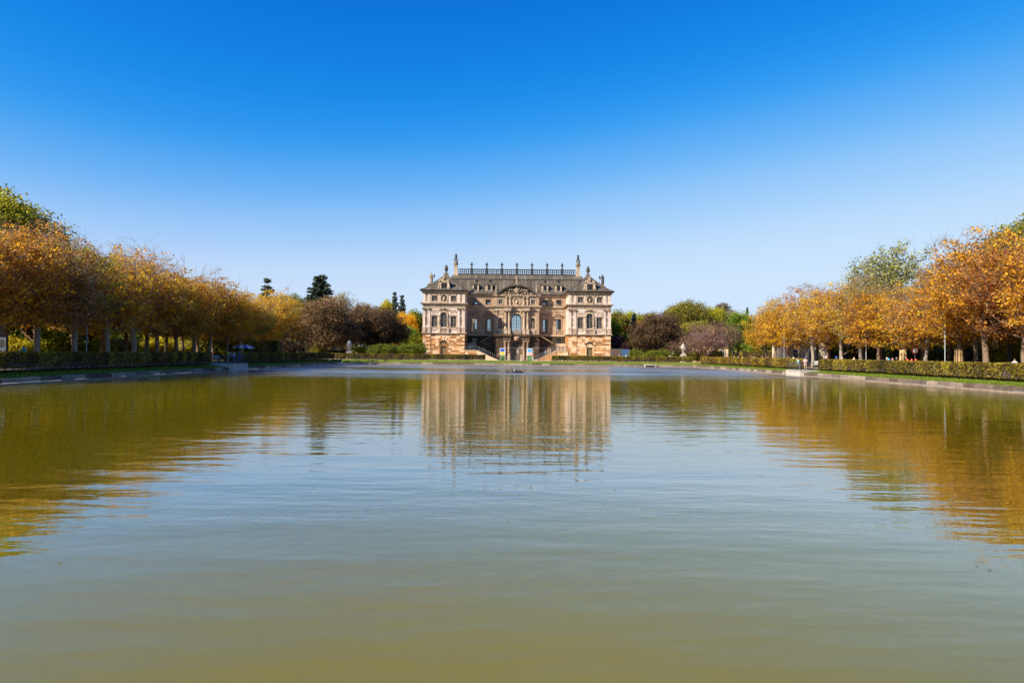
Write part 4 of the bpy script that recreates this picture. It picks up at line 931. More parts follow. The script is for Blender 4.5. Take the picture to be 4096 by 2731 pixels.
for sd in (-1, 1):
    x = sd * 16.75; q = pm(); q.box(x - .62, x + .62, BY - .6, BY + .6, 23.7, 24.2); q.box(x - .45, x + .45, BY - .45, BY + .45, 24.2, 26.3); q.box(x - .55, x + .55, BY - .55, BY + .55, 26.3, 26.6); P(q, 'chimney_pylon', 'sandstone_trim')
    q = pm(); q.lathe([(.45, 0), (.62, .25), (.62, .55), (.48, .75), (.55, .95), (.50, 1.05)], (x, BY, 26.6), 10)
    for k in range(8): an = k * math.pi / 4; q.ball((x + .52 * math.cos(an), BY + .52 * math.sin(an), 27.05), .2, 6, 4)
    P(q, 'urn', 'statue_stone')
    q = pm()
    for k in range(6): an = k * math.pi / 3; q.tube([(x + .2 * math.cos(an), BY + .2 * math.sin(an), 27.6), (x + .5 * math.cos(an), BY + .5 * math.sin(an), 28.0), (x + .42 * math.cos(an), BY + .42 * math.sin(an), 28.35), (x + .1 * math.cos(an), BY + .1 * math.sin(an), 28.6)], .1, 5)
    q.lathe([(.16, 0), (.32, .12), (.34, .55), (.22, .75), (.38, .95), (.25, 1.15), (.05, 1.25)], (x, BY, 28.6), 9); P(q, 'finial', 'statue_soot')
# pavilion roofs
for sd in (-1, 1):
    cx = sd * (HP + TO) / 2; cyr = 5.0; q = pm()
    rings = [(6.0, 18.47), (4.9, 18.95), (3.4, 20.0), (1.95, 21.35)]; top = [(1.85, 21.5), (.62, 22.75)]
    for tier in (rings, top):
        w0 = tier[0][0]; nst = 9 if tier is rings else 3
        for side in range(4):
            for s_ in range(nst):
                ta = -w0 + 2 * w0 * s_ / nst; tb = -w0 + 2 * w0 * (s_ + 1) / nst; q = pm(); vs = []; fs = []
                g = .02; j = prng.uniform(0, .02)
                for (wd, z) in tier:
                    for t in (ta + g, tb - g):
                        t = max(-wd, min(wd, t)); dpt = wd
                        lx, ly = ((t, -dpt), (dpt, t), (-t, dpt), (-dpt, -t))[side]
                        vs.append((cx + lx * (5.98 / 6.0), cyr + ly, z + j))
                for k in range(len(tier) - 1): fs.append((2 * k, 2 * k + 1, 2 * k + 3, 2 * k + 2))
                q.add(vs, fs); P(q, 'roof_sheet', 'roof_copper') if side in (0, 1, 3) else P(q, 'roof_sheet', 'roof_copper')
    q = pm()
    for (w1_, z1_), (w2_, z2_) in zip(rings, rings[1:]):
        for u in (-1, 1):
            for v in (-1, 1): q.tube([(cx + u * w1_, cyr + v * w1_, z1_ + .03), (cx + u * w2_, cyr + v * w2_, z2_ + .03)], .09, 5)
    q.lathe([(2.0 * 1.414, 21.32), (1.95 * 1.414, 21.52)], (cx, cyr, 0), 4, math.pi / 4, smooth=False)
    q.lathe([(5.8 * 1.414, 18.45), (4.7 * 1.414, 18.9), (3.2 * 1.414, 19.95), (1.8 * 1.414, 21.3), (.5 * 1.414, 22.7)], (cx, cyr, -.06), 4, math.pi / 4, smooth=False)
    P(q, 'roof_deck', 'iron')
    q = pm(); q.box(cx - .5, cx + .5, cyr - .5, cyr + .5, 22.4, 23.15); q.box(cx - .6, cx + .6, cyr - .6, cyr + .6, 23.15, 23.3); P(q, 'pedestal', 'statue_stone')
    q = pm(); urn(q, (cx, cyr, 23.3), 2.3, .95); P(q, 'urn', 'statue_soot')
    # carved dormer
    q = pm(); xw = .82
    q.box(cx - 1.15, cx - .75, -.05, 2.2, 18.8, 20.6); q.box(cx + .75, cx + 1.15, -.05, 2.2, 18.8, 20.6); q.box(cx - .75, cx + .75, -.05, 2.6, 20.35, 20.8); q.box(cx - 1.3, cx + 1.3, -.15, .5, 18.62, 18.85)
    q.prism([(cx - 1.25, 20.6), (cx + 1.25, 20.6), (cx + .9, 21.0), (cx, 21.3), (cx - .9, 21.0)], -.15, 2.8)
    for t in (-1, 1):
        q.tube([(cx + t * 1.5, -.05, 18.9), (cx + t * 1.35, -.05, 19.4), (cx + t * 1.2, -.05, 19.8), (cx + t * 1.25, -.05, 20.2)], [.2, .15, .12, .16], 6); q.ball((cx + t * 1.1, -.1, 20.85), .25, 7, 5)
        q.tube([(cx + t * 1.2, -.1, 20.8), (cx + t * .75, -.1, 21.15), (cx + t * .35, -.1, 21.35)], [.18, .15, .14], 6)
    dm = P(q, 'dormer', 'sandstone_trim')
    q = pm(); q.lathe([(.25, 0), (.4, .2), (.28, .4), (.62, .75), (.3, .9), (.12, 1.15), (.03, 1.35)], (cx, -.1, 21.0), 10); q.build('carved_crest', 'statue_stone', dm)
    q = pm(); q.box(cx - .75, cx + .75, .2, .25, 18.85, 20.35); q.build('pane', 'glass', dm)
    q = pm()
    for x in (-.72, -.36, 0, .36, .72): q.box(cx + x - .03, cx + x + .03, .15, .22, 18.85, 20.35)
    for k in range(5): q.box(cx - .75, cx + .75, .16, .21, 18.87 + k * .36, 18.92 + k * .36)
    q.build('window_bars', 'wood_dark', dm)
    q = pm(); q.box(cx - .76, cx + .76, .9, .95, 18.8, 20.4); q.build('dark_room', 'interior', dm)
    # side pediment with statue, lightning rod
    xo = sd * 23.1; q = pm(); q.box(xo - .6, xo + .6, 9.5, 14.5, 18.4, 20.3); q.prism_x([(9.2, 20.3), (14.8, 20.3), (14, 20.8), (12, 21.1), (10, 20.8)], xo - .7, xo + .7); q.box(xo - .4, xo + .4, 11.6, 12.4, 21.05, 21.6)
    q.ball((xo - .5, 10.2, 20.7), .45, 8, 6); P(q, 'side_pediment', 'statue_stone')
    q = pm(); figure(q, (xo, 12.0, 21.6), 2.7, 0.0, sd); P(q, 'statue', 'statue_stone' if sd < 0 else 'statue_soot', 'lone statue standing at the roof edge')
    q = pm(); xr = sd * 21.8; q.tube([(xr, 8.0, 19), (xr, 8.0, 22.6)], .035, 5); q.ball((xr, 8.0, 23.0), .28, 7, 5, sx=.7, sz=1.6); q.box(xr - .15, xr + .15, 7.85, 8.15, 18.8, 21.4); P(q, 'vane', 'iron')
# dormers and balls on the main slope
for x in (-11.0, -7.4, 7.5, 11.1):
    y = RF + 1.0; q = pm()
    q.box(x - .86, x - .46, y - .1, y + 2.2, 19.2, 20.9); q.box(x + .46, x + .86, y - .1, y + 2.2, 19.2, 20.9); q.box(x - .46, x + .46, y - .1, y + 2.2, 20.8, 21.05); q.box(x - 1.0, x + 1.0, y - .16, y + .3, 19.2, 19.42)
    dm = P(q, 'dormer', 'sandstone_trim')
    q = pm(); q.prism([(x - 1.1, 20.9), (x + 1.1, 20.9), (x + .8, 21.25), (x + .35, 21.5), (x, 21.55), (x - .35, 21.5), (x - .8, 21.25)], y - .25, y + 3.0); q.build('dormer_roof', 'roof_copper', dm)
    q = pm(); q.box(x - .46, x + .46, y + .1, y + .15, 19.42, 20.8); q.build('pane', 'glass', dm)
    q = pm(); q.box(x - .03, x + .03, y + .04, y + .12, 19.42, 20.8); q.box(x - .46, x + .46, y + .04, y + .12, 20.0, 20.06); q.build('window_bars', 'wood_dark', dm)
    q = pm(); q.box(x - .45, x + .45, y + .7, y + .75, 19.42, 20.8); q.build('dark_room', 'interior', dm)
    q = pm(); q.ball((x, RF + 3.5, 22.35), .30, 8, 6); q.lathe([(.42, 0), (.34, .3), (.1, .5)], (x, y + .1, 21.25), 8); P(q, 'roof_ball', 'statue_soot')

# ------------------------------------------------------------------ vegetation builders
def grow_skeleton(rng, h, clear, rx, ry, n, lobes=7, lean=0.0, shape=0.55, lead=0.8, cost=0.35):
    """trunk nodes + crown points linked each to the cheapest nearer node: returns pos, parent, tips"""
    ch = h - clear; cz = clear + ch * shape
    pts = []
    L_ = []
    for _ in range(lobes):
        a = rng.uniform(0, 2 * np.pi); e = rng.uniform(-0.5, 1.0)
        L_.append((np.cos(a) * 0.5, np.sin(a) * 0.5, e * 0.5, rng.uniform(0.42, 0.62)))
    L_.append((0, 0, 0.0, 0.72)); L_.append((0, 0, 0.45, 0.5))
    while len(pts) < n:
        l = L_[rng.integers(len(L_))]; d = rng.normal(size=3); d /= np.linalg.norm(d); rr = rng.uniform(0.35, 1.0) ** 0.6 * l[3]
        p = np.array(l[:3]) + d * rr
        z = cz + p[2] * (h - cz if p[2] > 0 else cz - clear)
        pts.append((p[0] * rx, p[1] * ry, z))
    pts = np.array(pts)
    nt_ = 7; tz = np.linspace(0, clear + ch * lead, nt_)
    wob = np.cumsum(rng.normal(0, 0.07 * h / 13, (nt_, 2)), 0); wob[0] = 0
    trunk = np.column_stack([wob[:, 0] + lean * tz, wob[:, 1], tz])
    pos = list(trunk); par = [-1] + list(range(nt_ - 1)); plen = [0.0]
    for i in range(1, nt_): plen.append(plen[-1] + np.linalg.norm(trunk[i] - trunk[i - 1]))
    root = np.array([0, 0, clear * 0.95])
    order = np.argsort(np.linalg.norm((pts - root) * np.array([1, 1, 0.8]), axis=1))
    P_ = np.zeros((nt_ + n, 3)); P_[:nt_] = trunk; PL_ = np.zeros(nt_ + n); PL_[:nt_] = plen; par = par + [0] * n
    ok = np.zeros(nt_ + n, bool); ok[:nt_] = trunk[:, 2] >= clear * 0.85
    cnt = nt_
    for i in order:
        p = pts[i]; d = np.linalg.norm(P_[:cnt] - p, axis=1); c = d + cost * PL_[:cnt] + 0.5 * np.maximum(0, P_[:cnt, 2] - p[2])
        c[~ok[:cnt]] = 1e9; j = int(np.argmin(c))
        P_[cnt] = p; par[cnt] = j; PL_[cnt] = PL_[j] + d[j]; ok[cnt] = True; cnt += 1
    return P_, np.array(par), nt_
def limbs_mesh(name, P_, par, nt_, r0, rng, mat, twigs=0, twig_len=0.7, rmin=0.014):
    n = len(P_); w = np.ones(n)
    for i in range(n - 1, 0, -1):
        if par[i] >= 0: w[par[i]] += w[i] if i >= nt_ else 0
    for i in range(nt_ - 2, -1, -1): w[i] = w[i] + w[i + 1]
    rad = np.maximum(rmin, r0 * (w / w[0]) ** 0.5)
    V = []; F = []; base = 0
    segs = []
    for i in range(1, n):
        j = par[i]
        a, b = P_[j], P_[i]; ra = min(rad[j], rad[i] * 1.6) if i >= nt_ else rad[j]; rb = rad[i]
        if j == 0 and i < nt_: ra = rad[0] * 1.45
        m = (a + b) / 2 + rng.normal(0, 0.06, 3) * np.linalg.norm(b - a) + (np.array([0, 0, -0.05]) * np.linalg.norm(b - a) if i >= nt_ else 0)
        if i < nt_: m = (a + b) / 2
        sg = 8 if i < nt_ else (5 if rb > 0.05 else 3)
        segs.append(((a, m, b), (ra, (ra + rb) / 2 * (0.9 if j == 0 else 1), rb), sg))
    for _ in range(twigs):
        i = rng.integers(nt_, n); p = P_[i]; o = p - P_[par[i]]; o = o / (np.linalg.norm(o) + 1e-6)
        d = o * 0.7 + rng.normal(0, 0.55, 3) + np.array([0, 0, 0.12]); d /= np.linalg.norm(d); l = twig_len * rng.uniform(0.5, 1.2)
        k = p + d * l * 0.55; e = p + d * l + np.array([0, 0, rng.uniform(-0.1, 0.15) * l]) + rng.normal(0, 0.08, 3) * l
        segs.append(((p, k, e), (rmin, rmin * 0.8, rmin * 0.45), 3))
    for pts, rs, sg in segs:
        t = pts[2] - pts[0]; t = t / (np.linalg.norm(t) + 1e-9)
        u = np.cross(t, (0, 0, 1.0) if abs(t[2]) < 0.9 else (1.0, 0, 0)); u /= np.linalg.norm(u) + 1e-9; v = np.cross(t, u)
        an = np.arange(sg) * 2 * np.pi / sg; ring = np.outer(np.cos(an), u) + np.outer(np.sin(an), v)
        for p, r in zip(pts, rs): V.append(p + ring * r)
        for s in range(2):
            for k in range(sg): F.append((base + s * sg + (k + 1) % sg, base + s * sg + k, base + (s + 1) * sg + k, base + (s + 1) * sg + (k + 1) % sg))
        base += 3 * sg
    return mesh_np(name, np.vstack(V), np.array(F), mat, smooth=True)
def leaves_mesh(name, C, rng, mat, per, spread, size, flat=0.6, droop=0.3, var=0.35, aspect=0.55, tint_lo=0.0, tint_hi=1.0, ctr=None, grad=0.25):
    """clusters of leaf-sized diamonds round the points C; tint varies per leaf and per cluster"""
    n = len(C) * per; c = np.repeat(C, per, axis=0)
    p = c + rng.normal(0, 1, (n, 3)) * spread * np.array([1, 1, flat])
    d = rng.normal(0, 1, (n, 3)); d[:, 2] = d[:, 2] * 0.5 - droop; d /= np.linalg.norm(d, axis=1)[:, None]
    nn = rng.normal(0, 1, (n, 3)); nn[:, 2] += 0.9; s = np.cross(d, nn); s /= np.linalg.norm(s, axis=1)[:, None] + 1e-9
    sz = size * rng.uniform(0.6, 1.35, n)[:, None]; up = np.cross(s, d)
    V = np.empty((n, 4, 3)); V[:, 0] = p - d * sz * 0.5; V[:, 1] = p + s * sz * aspect * 0.5 + up * sz * 0.06; V[:, 2] = p + d * sz * 0.5; V[:, 3] = p - s * sz * aspect * 0.5 + up * sz * 0.06
    F = np.arange(n * 4).reshape(n, 4)
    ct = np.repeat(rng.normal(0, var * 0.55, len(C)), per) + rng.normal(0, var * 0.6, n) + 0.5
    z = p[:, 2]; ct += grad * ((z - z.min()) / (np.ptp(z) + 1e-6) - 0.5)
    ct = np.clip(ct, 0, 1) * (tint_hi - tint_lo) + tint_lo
    return mesh_np(name, V.reshape(-1, 3), F, mat, tint=np.repeat(ct, 4))
PROTO = {}
def broadleaf(key, seed, h, clear, rx, n, per, spread, size, r0, leaf_mat='leaf_amber', bark='bark', twigs=300, ry=None, bare=0.0, twig_len=0.7, **kw):
    rng = np.random.default_rng(seed); lk = {k: kw.pop(k) for k in ('flat', 'droop', 'var', 'aspect', 'grad') if k in kw}
    P_, par, nt_ = grow_skeleton(rng, h, clear, rx, ry or rx, n, **kw)
    tm = limbs_mesh('trunk', P_, par, nt_, r0, rng, bark, twigs, twig_len)
    C = P_[nt_:]
    mid = (P_[nt_:] + P_[par[nt_:]]) / 2; C = np.vstack([C, mid[rng.random(len(mid)) < 0.6]])
    if bare: C = C[rng.random(len(C)) > bare * np.clip((C[:, 2] - clear) / (h - clear), 0, 1)]
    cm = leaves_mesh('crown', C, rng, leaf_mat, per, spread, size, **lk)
    PROTO[key] = (tm, cm); return key
def conifer(key, seed, h, r, leaf_mat, levels=22, per_level=9, droop=0.25, dens=26, base=0.08, size=0.34, power=0.85, taper_top=0.02):
    rng = np.random.default_rng(seed); mb = MB(); mb.tube([(0, 0, 0), (0, 0, h * .5), (0, 0, h)], [h * .016, h * .010, .02], 7)
    P_ = []; T = []
    for i in range(levels):
        t = base + (1 - base) * (i + rng.uniform(-.4, .4)) / levels; t = min(t, .995); z = h * t; L_ = r * ((1 - t) ** power + taper_top) * rng.uniform(.8, 1.12)
        nb = max(4, int(per_level * (1 - t * 0.55)))
        a0 = rng.uniform(0, 6.28)
        for k in range(nb):
            a = a0 + 6.283 * k / nb + rng.uniform(-.25, .25); l = L_ * rng.uniform(.7, 1.18); z = h * t + rng.normal(0, .35)
            dz = -droop * l
            e = np.array([math.cos(a) * l, math.sin(a) * l, z + dz + .10 * l])
            mb.tube([(0, 0, z), (e[0] * .5, e[1] * .5, z + dz * .35), tuple(e)], [.05 * h / 20, .03 * h / 20, .01], 3)
            m = max(5, int(dens * l / r))
            s = rng.uniform(.12, 1, m) ** .7; side = rng.normal(0, .22, m) * l * (1.1 - s)
            q = np.column_stack([math.cos(a) * l * s - math.sin(a) * side, math.sin(a) * l * s + math.cos(a) * side, z + dz * s ** 1.5 * 1.0 + .10 * l * s ** 3 - np.abs(side) * .2 + rng.normal(0, .05, m)])
            P_.append(q)
    C = np.vstack(P_)
    me_b = bpy.data.meshes.new('trunk'); me_b.from_pydata(mb.v, [], mb.f); me_b.materials.append(M('bark_dark')); me_b.update()
    cm = leaves_mesh('crown', C, rng, leaf_mat, 5, .16 * size / .34, size * 1.25, flat=.45, droop=.35, var=.4, aspect=.45)
    PROTO[key] = (me_b, cm); return key
def shrub(key, seed, h, rx, n, per, spread, size, leaf_mat, ry=None, bark='bark_dark', **kw):
    return broadleaf(key, seed, h, 0.15, rx, n, per, spread, size, 0.06, leaf_mat, bark, twigs=60, ry=ry, shape=.42, lead=.5, **kw)
def place(key, name, label, cat, x, y, sc=1.0, rz=None, leaf_mat=None, bark=None, group=None, szf=1.0, z=GZ, tilt=0.0):
    tm, cm = PROTO[key]; o = empty(name, (x, y, z - 0.03), rnd.uniform(0, 6.28) if rz is None else rz)
    o.scale = (sc, sc, sc * szf); o.rotation_euler[1] = tilt
    tag(o, label, cat, group)
    for pn, me, mt in (('trunk', tm, bark), ('crown', cm, leaf_mat)):
        c = bpy.data.objects.new(pn, me); link(c, o)
        if mt: c.material_slots[0].link = 'OBJECT'; c.material_slots[0].material = M(mt)
    return o
ORD = ['first', 'second', 'third', 'fourth', 'fifth', 'sixth', 'seventh', 'eighth', 'ninth', 'tenth', 'eleventh', 'twelfth', 'thirteenth', 'fourteenth', 'fifteenth', 'sixteenth', 'seventeenth', 'eighteenth', 'nineteenth', 'twentieth', 'twenty-first', 'twenty-second', 'twenty-third', 'twenty-fourth', 'twenty-fifth', 'twenty-sixth']

# avenue chestnuts: thinning autumn crowns on many fine twigs
for k in range(6):
    broadleaf('chestnut%d' % k, 20 + k, (13.8, 14.6, 13.2, 14.0, 15.2, 13.0)[k], 2.0, 5.4, 820, 15, .36, .26, .25, twigs=1500, twig_len=1.2, bare=(.5, .85, .5, .65, .95, .4)[k], flat=.5, droop=.45, lobes=12, aspect=.6, var=.58, lean=(0, .02, -.02, .01, 0, -.01)[k], shape=.46)
broadleaf('maple', 40, 20, 5.0, 6.5, 460, 72, .75, .36, .5, 'leaf_green', lobes=10, droop=.1, var=.45, grad=.5, twigs=150)
broadleaf('maple_b', 41, 18, 4.0, 6.0, 440, 66, .7, .35, .45, 'leaf_green', lobes=9, droop=.1, var=.45, grad=.5, twigs=150)
broadleaf('open_maple', 43, 16.5, 5.0, 5.2, 330, 17, .5, .30, .4, 'leaf_pale', 'bark_dark', twigs=700, twig_len=1.1, lobes=9)
broadleaf('woods_a', 44, 15, 1.6, 5.5, 400, 56, .75, .42, .4, 'leaf_green', 'bark_dark', lobes=10, var=.45, grad=.4, twigs=100)
broadleaf('woods_b', 45, 14, 1.2, 6.0, 400, 56, .75, .42, .4, 'leaf_olive', 'bark_dark', lobes=10, var=.45, grad=.4, twigs=100)
broadleaf('beech', 46, 14, 1.6, 9.0, 700, 50, .75, .31, .6, 'leaf_copper', 'bark_dark', lobes=14, var=.45, grad=.3, twigs=500, shape=.42, ry=8)
broadleaf('beech_b', 47, 13, 1.2, 7.0, 600, 56, .65, .30, .6, 'leaf_copper', 'bark_dark', lobes=14, var=.45, grad=.3, twigs=300, shape=.42)
broadleaf('bare_beech', 48, 10, 1.0, 7.5, 620, 3, .5, .36, .55, 'leaf_mauve', 'twig_red', twigs=2100, twig_len=1.7, lobes=12, shape=.40, ry=6.5, cost=.6)
broadleaf('pale_thin', 49, 15, 5, 3.0, 260, 3, .35, .32, .22, 'leaf_pale', 'bark_pale', twigs=1200, twig_len=1.1)
broadleaf('cedar', 50, 16, 5, 6.0, 210, 90, .85, .42, .45, 'needle_brown', 'bark_dark', flat=.16, droop=.0, lobes=10, twigs=60)
conifer('spruce', 51, 22, 7.0, 'needle_green', 40, 12, .16, 40, .05, .62, .55)
conifer('spruce_open', 52, 22, 5.2, 'needle_green', 28, 9, .06, 34, .08, .6, .7)
conifer('blue_spruce', 53, 20, 4.2, 'needle_blue', 36, 10, .2, 32, .04, .58, .75)
conifer('narrow_spruce', 54, 18, 2.1, 'needle_green', 36, 8, .3, 24, .05, .5, .7)
shrub('shrub_a', 60, 4.2, 2.6, 190, 40, .42, .30, 'leaf_yellowgreen', lobes=8, var=.45)
shrub('shrub_b', 61, 3.4, 3.0, 190, 40, .42, .28, 'leaf_olive', lobes=8, var=.45)
shrub('round_shrub', 62, 3.4, 4.2, 320, 46, .40, .26, 'leaf_green', lobes=9, ry=3.0, var=.35)

# ------------------------------------------------------------------ the avenues along both banks
def row(side, xs, y0, y1, step, rowname, keys, mats, tall, hs):
    y = y0; k = 0
    sidew = 'left' if side < 0 else 'right'
    while y < y1:
        m, word = LEAFW[mats[k % len(mats)]]
        kk = keys[(k * 5 + rnd.randrange(2)) % len(keys)]
        lab = f'{word} chestnut, {ORD[k]} from the near end of {rowname} on the {sidew} bank'
        yy = y + rnd.uniform(-.35, .35)
        bk = ('bark', 'bark', 'bark_pale', 'bark_dark')[rnd.randrange(4)] if side > 0 else ('bark', 'bark_pale', 'bark', 'bark')[rnd.randrange(4)]
        if side < 0 and rowname == 'the front row' and k == 10: bk = 'bark_moss'
        place(kk, 'chestnut_tree', lab, 'tree', xs + rnd.uniform(-.3, .3), yy, tall * hs[k % len(hs)] * rnd.uniform(.97, 1.03), leaf_mat=m, bark=bk, szf=rnd.uniform(.94, 1.06), group=f'{sidew} bank avenue, {rowname}')
        y += step; k += 1
CH = ['chestnut%d' % k for k in range(6)]
LEAFW = dict(a=('leaf_amber', 'amber'), g=('leaf_gold', 'golden'), r=('leaf_rust', 'rust brown'), b=('leaf_brown', 'dull brown'), m=('leaf_mixed', 'yellow turning'))
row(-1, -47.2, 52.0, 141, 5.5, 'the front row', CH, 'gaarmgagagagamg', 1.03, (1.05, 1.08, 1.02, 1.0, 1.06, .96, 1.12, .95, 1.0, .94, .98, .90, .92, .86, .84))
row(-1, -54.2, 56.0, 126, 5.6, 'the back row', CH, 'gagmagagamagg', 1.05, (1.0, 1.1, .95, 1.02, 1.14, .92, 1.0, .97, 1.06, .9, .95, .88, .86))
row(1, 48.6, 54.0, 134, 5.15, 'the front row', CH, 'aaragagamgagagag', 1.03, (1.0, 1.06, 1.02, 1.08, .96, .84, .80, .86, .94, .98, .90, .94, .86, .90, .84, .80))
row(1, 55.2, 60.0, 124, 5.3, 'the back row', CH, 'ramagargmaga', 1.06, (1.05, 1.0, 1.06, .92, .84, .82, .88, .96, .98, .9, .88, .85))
# big green trees above and behind the avenues
for (key, x, y, sc, lm, lab) in (
    ('maple', -64.5, 85, 1.12, 'leaf_maple', 'tall green maple with sunlit top rising above the left avenue at picture edge'),
    ('maple_b', -65.0, 92, 1.04, 'leaf_maple', 'smaller green maple beside the tall one above the left avenue'),
    ('open_maple', 57.5, 103, 1.16, 'leaf_pale', 'tall airy pale green tree rising above the right avenue'),
    ('chestnut3', 58.5, 88, 1.22, 'leaf_amber', 'tall amber tree rising above the right avenue left of the dark green one'),
    ('maple_b', 68, 89, 1.16, 'leaf_green', 'dark green tree above the right avenue near picture edge')):
    place(key, 'maple_tree', lab, 'tree', x, y, sc, leaf_mat=lm, bark='bark_dark')
WM = [('leaf_green', 'green'), ('leaf_olive', 'olive'), ('leaf_yellowgreen', 'yellow green'), ('leaf_green', 'green')]
for side, sw in ((-1, 'left'), (1, 'right')):
    k = 0
    for y in np.arange(66, 168, 8.6):
        if 122 < y < 146: continue

        m, w_ = WM[rnd.randrange(4)] if side < 0 else WM[(0, 1, 3, 1)[rnd.randrange(4)]]
        place(('woods_a', 'woods_b')[k % 2], 'woodland_tree', f'{w_} low-crowned tree behind the {sw} avenue, {ORD[k]} from the near end', 'tree', side * (71 + rnd.uniform(-2, 4)), y, rnd.uniform(.72, .92), leaf_mat=m, group=f'woodland edge behind the {sw} avenue'); k += 1
    k = 0
    for y in np.arange(70, 150, 5.6):
        m, w_ = ((('leaf_yellowgreen', 'sunlit yellow green'), ('leaf_yellow', 'yellow'), ('leaf_olive', 'olive'), ('leaf_yellowgreen', 'sunlit yellow green')) if side < 0 else (('leaf_olive', 'olive'), ('leaf_green', 'dark green'), ('leaf_olive', 'olive'), ('leaf_yellowgreen', 'yellow green')))[rnd.randrange(4)]
        place(('shrub_a', 'shrub_b')[k % 2], 'shrub', f'{w_} shrub under the trees of the {sw} bank, {ORD[k]} from the near end', 'shrub', side * (61.5 + rnd.uniform(-2.0, 2.5)), y, rnd.uniform(.75, 1.15), leaf_mat=m, group=f'undergrowth behind the {sw} avenue'); k += 1

# ------------------------------------------------------------------ trees round the palace, placed by bearing, distance and top height
def far(key, name, px, depth, top, label, leaf_mat=None, bark=None, ph=None, cat='tree', szf=1.0, wide=None):
    """px: column in the 4096-wide photograph; top: row of the crown top there (roll taken out)"""
    x = (px - 2048) / 4 / 683 * depth; hz = 2.8 + (1412 - (top - (px - 2048) * .01)) / 4 / 683 * depth - GZ
    tm, cm = PROTO[key]; zz = np.empty(len(cm.vertices) * 3, np.float32); cm.vertices.foreach_get('co', zz); zz = zz.reshape(-1, 3)
    s = hz / (np.percentile(zz[:, 2], 99.3)); 
    if wide:
        w_ = np.percentile(np.abs(zz[:, :2]), 97) * 2; sw = wide * .9 / 4 / 683 * depth / w_; o = place(key, name, label, cat, x, depth, s, leaf_mat=leaf_mat, bark=bark); o.scale = (sw, sw, s); return o
    return place(key, name, label, cat, x, depth, s, leaf_mat=leaf_mat, bark=bark)
far('spruce_open', 'spruce_tree', 1066, 178, 1124, 'ragged dark spruce showing above the end of left avenue')
far('maple', 'oak_tree', 1165, 200, 1186, 'dark green oak between the ragged spruce and the big spruce', 'leaf_green', wide=150)
far('spruce', 'spruce_tree', 1278, 205, 1113, 'big broad dark spruce towering over the brown beech')
far('pale_thin', 'birch_tree', 1362, 200, 1172, 'pale half-bare tree right of the big spruce', wide=95)
far('beech', 'beech_tree', 1288, 168, 1204, 'huge domed brown beech in front of yellow house left of palace', 'leaf_mauve', 'bark', wide=310)
far('beech_b', 'beech_tree', 1535, 172, 1234, 'dark copper beech left of the palace', 'leaf_copper', wide=190)
far('woods_a', 'woodland_tree', 1441, 195, 1222, 'pinkish brown tree between the domed beech and the copper beech', 'leaf_mauve', wide=110)
far('maple_b', 'maple_tree', 1195, 185, 1235, 'yellow green tree left of the domed beech', 'leaf_yellowgreen', wide=120)
far('woods_b', 'woodland_tree', 1108, 165, 1245, 'green tree low at the end of left avenue', 'leaf_olive', wide=110)
far('maple_b', 'maple_tree', 1538, 200, 1206, 'bright yellow tree top behind the copper beech', 'leaf_yellow', wide=62)
far('blue_spruce', 'spruce_tree', 1576, 215, 1178, 'left one of two slim blue spruces near the palace', wide=62)
far('blue_spruce', 'spruce_tree', 1606, 212, 1190, 'right one of two slim blue spruces near the palace', wide=66)
far('woods_b', 'woodland_tree', 1612, 195, 1258, 'yellow orange tree below the slim blue spruces', 'leaf_gold', wide=100)
far('woods_a', 'woodland_tree', 1664, 200, 1250, 'green tree touching the left edge of the palace', 'leaf_green', wide=100)
far('woods_b', 'woodland_tree', 1628, 185, 1308, 'light green low tree between copper beech and palace', 'leaf_bright', wide=80)
far('woods_a', 'woodland_tree', 1470, 230, 1245, 'distant olive tree left of the copper beech', 'leaf_olive', wide=140)
far('round_shrub', 'shrub', 1526, 164, 1379, 'wide round green shrub below the copper beech', 'leaf_green', wide=125, cat='shrub')
far('round_shrub', 'shrub', 1636, 165, 1378, 'round green shrub beside the left corner of palace', 'leaf_green', wide=105, cat='shrub')
far('shrub_a', 'shrub', 1450, 166, 1390, 'small yellow green shrub right of the left urn', 'leaf_yellowgreen', wide=60, cat='shrub')
far('shrub_b', 'shrub', 1148, 160, 1356, 'dark purple shrub at the end of left avenue', 'leaf_copper', wide=105, cat='shrub')
far('shrub_b', 'shrub', 1660, 172, 1348, 'yellow green bush at the palace left of base', 'leaf_yellowgreen', wide=70, cat='shrub')
far('shrub_a', 'shrub', 1330, 172, 1392, 'green shrub under the domed brown beech', 'leaf_green', wide=110, cat='shrub')
far('shrub_b', 'shrub', 1270, 166, 1385, 'low green bush left of the domed beech trunk', 'leaf_olive', wide=70, cat='shrub')
# right of the palace
far('woods_a', 'woodland_tree', 2455, 230, 1252, 'olive tree touching the right edge of the palace', 'leaf_olive', wide=120)
far('woods_b', 'woodland_tree', 2520, 235, 1254, 'distant yellow green tree behind the blue spruce', 'leaf_yellowgreen', wide=130)
far('woods_b', 'woodland_tree', 2600, 240, 1259, 'distant olive tree top above the dark copper beech', 'leaf_olive', wide=120)
far('woods_a', 'woodland_tree', 2560, 225, 1290, 'reddish brown tree behind the blue spruce', 'leaf_rust', wide=90)
far('blue_spruce', 'spruce_tree', 2534, 200, 1262, 'short blue spruce right of the palace', wide=70)
far('maple_b', 'maple_tree', 2452, 190, 1288, 'bright yellow green tree beside right palace corner', 'leaf_yellowgreen', wide=60)
far('shrub_b', 'shrub', 2474, 176, 1347, 'dark purple bush behind the blue container', 'leaf_purple', wide=75, cat='shrub')
far('shrub_a', 'shrub', 2512, 178, 1328, 'yellow green bush between purple bush and copper beech', 'leaf_yellowgreen', wide=60, cat='shrub')
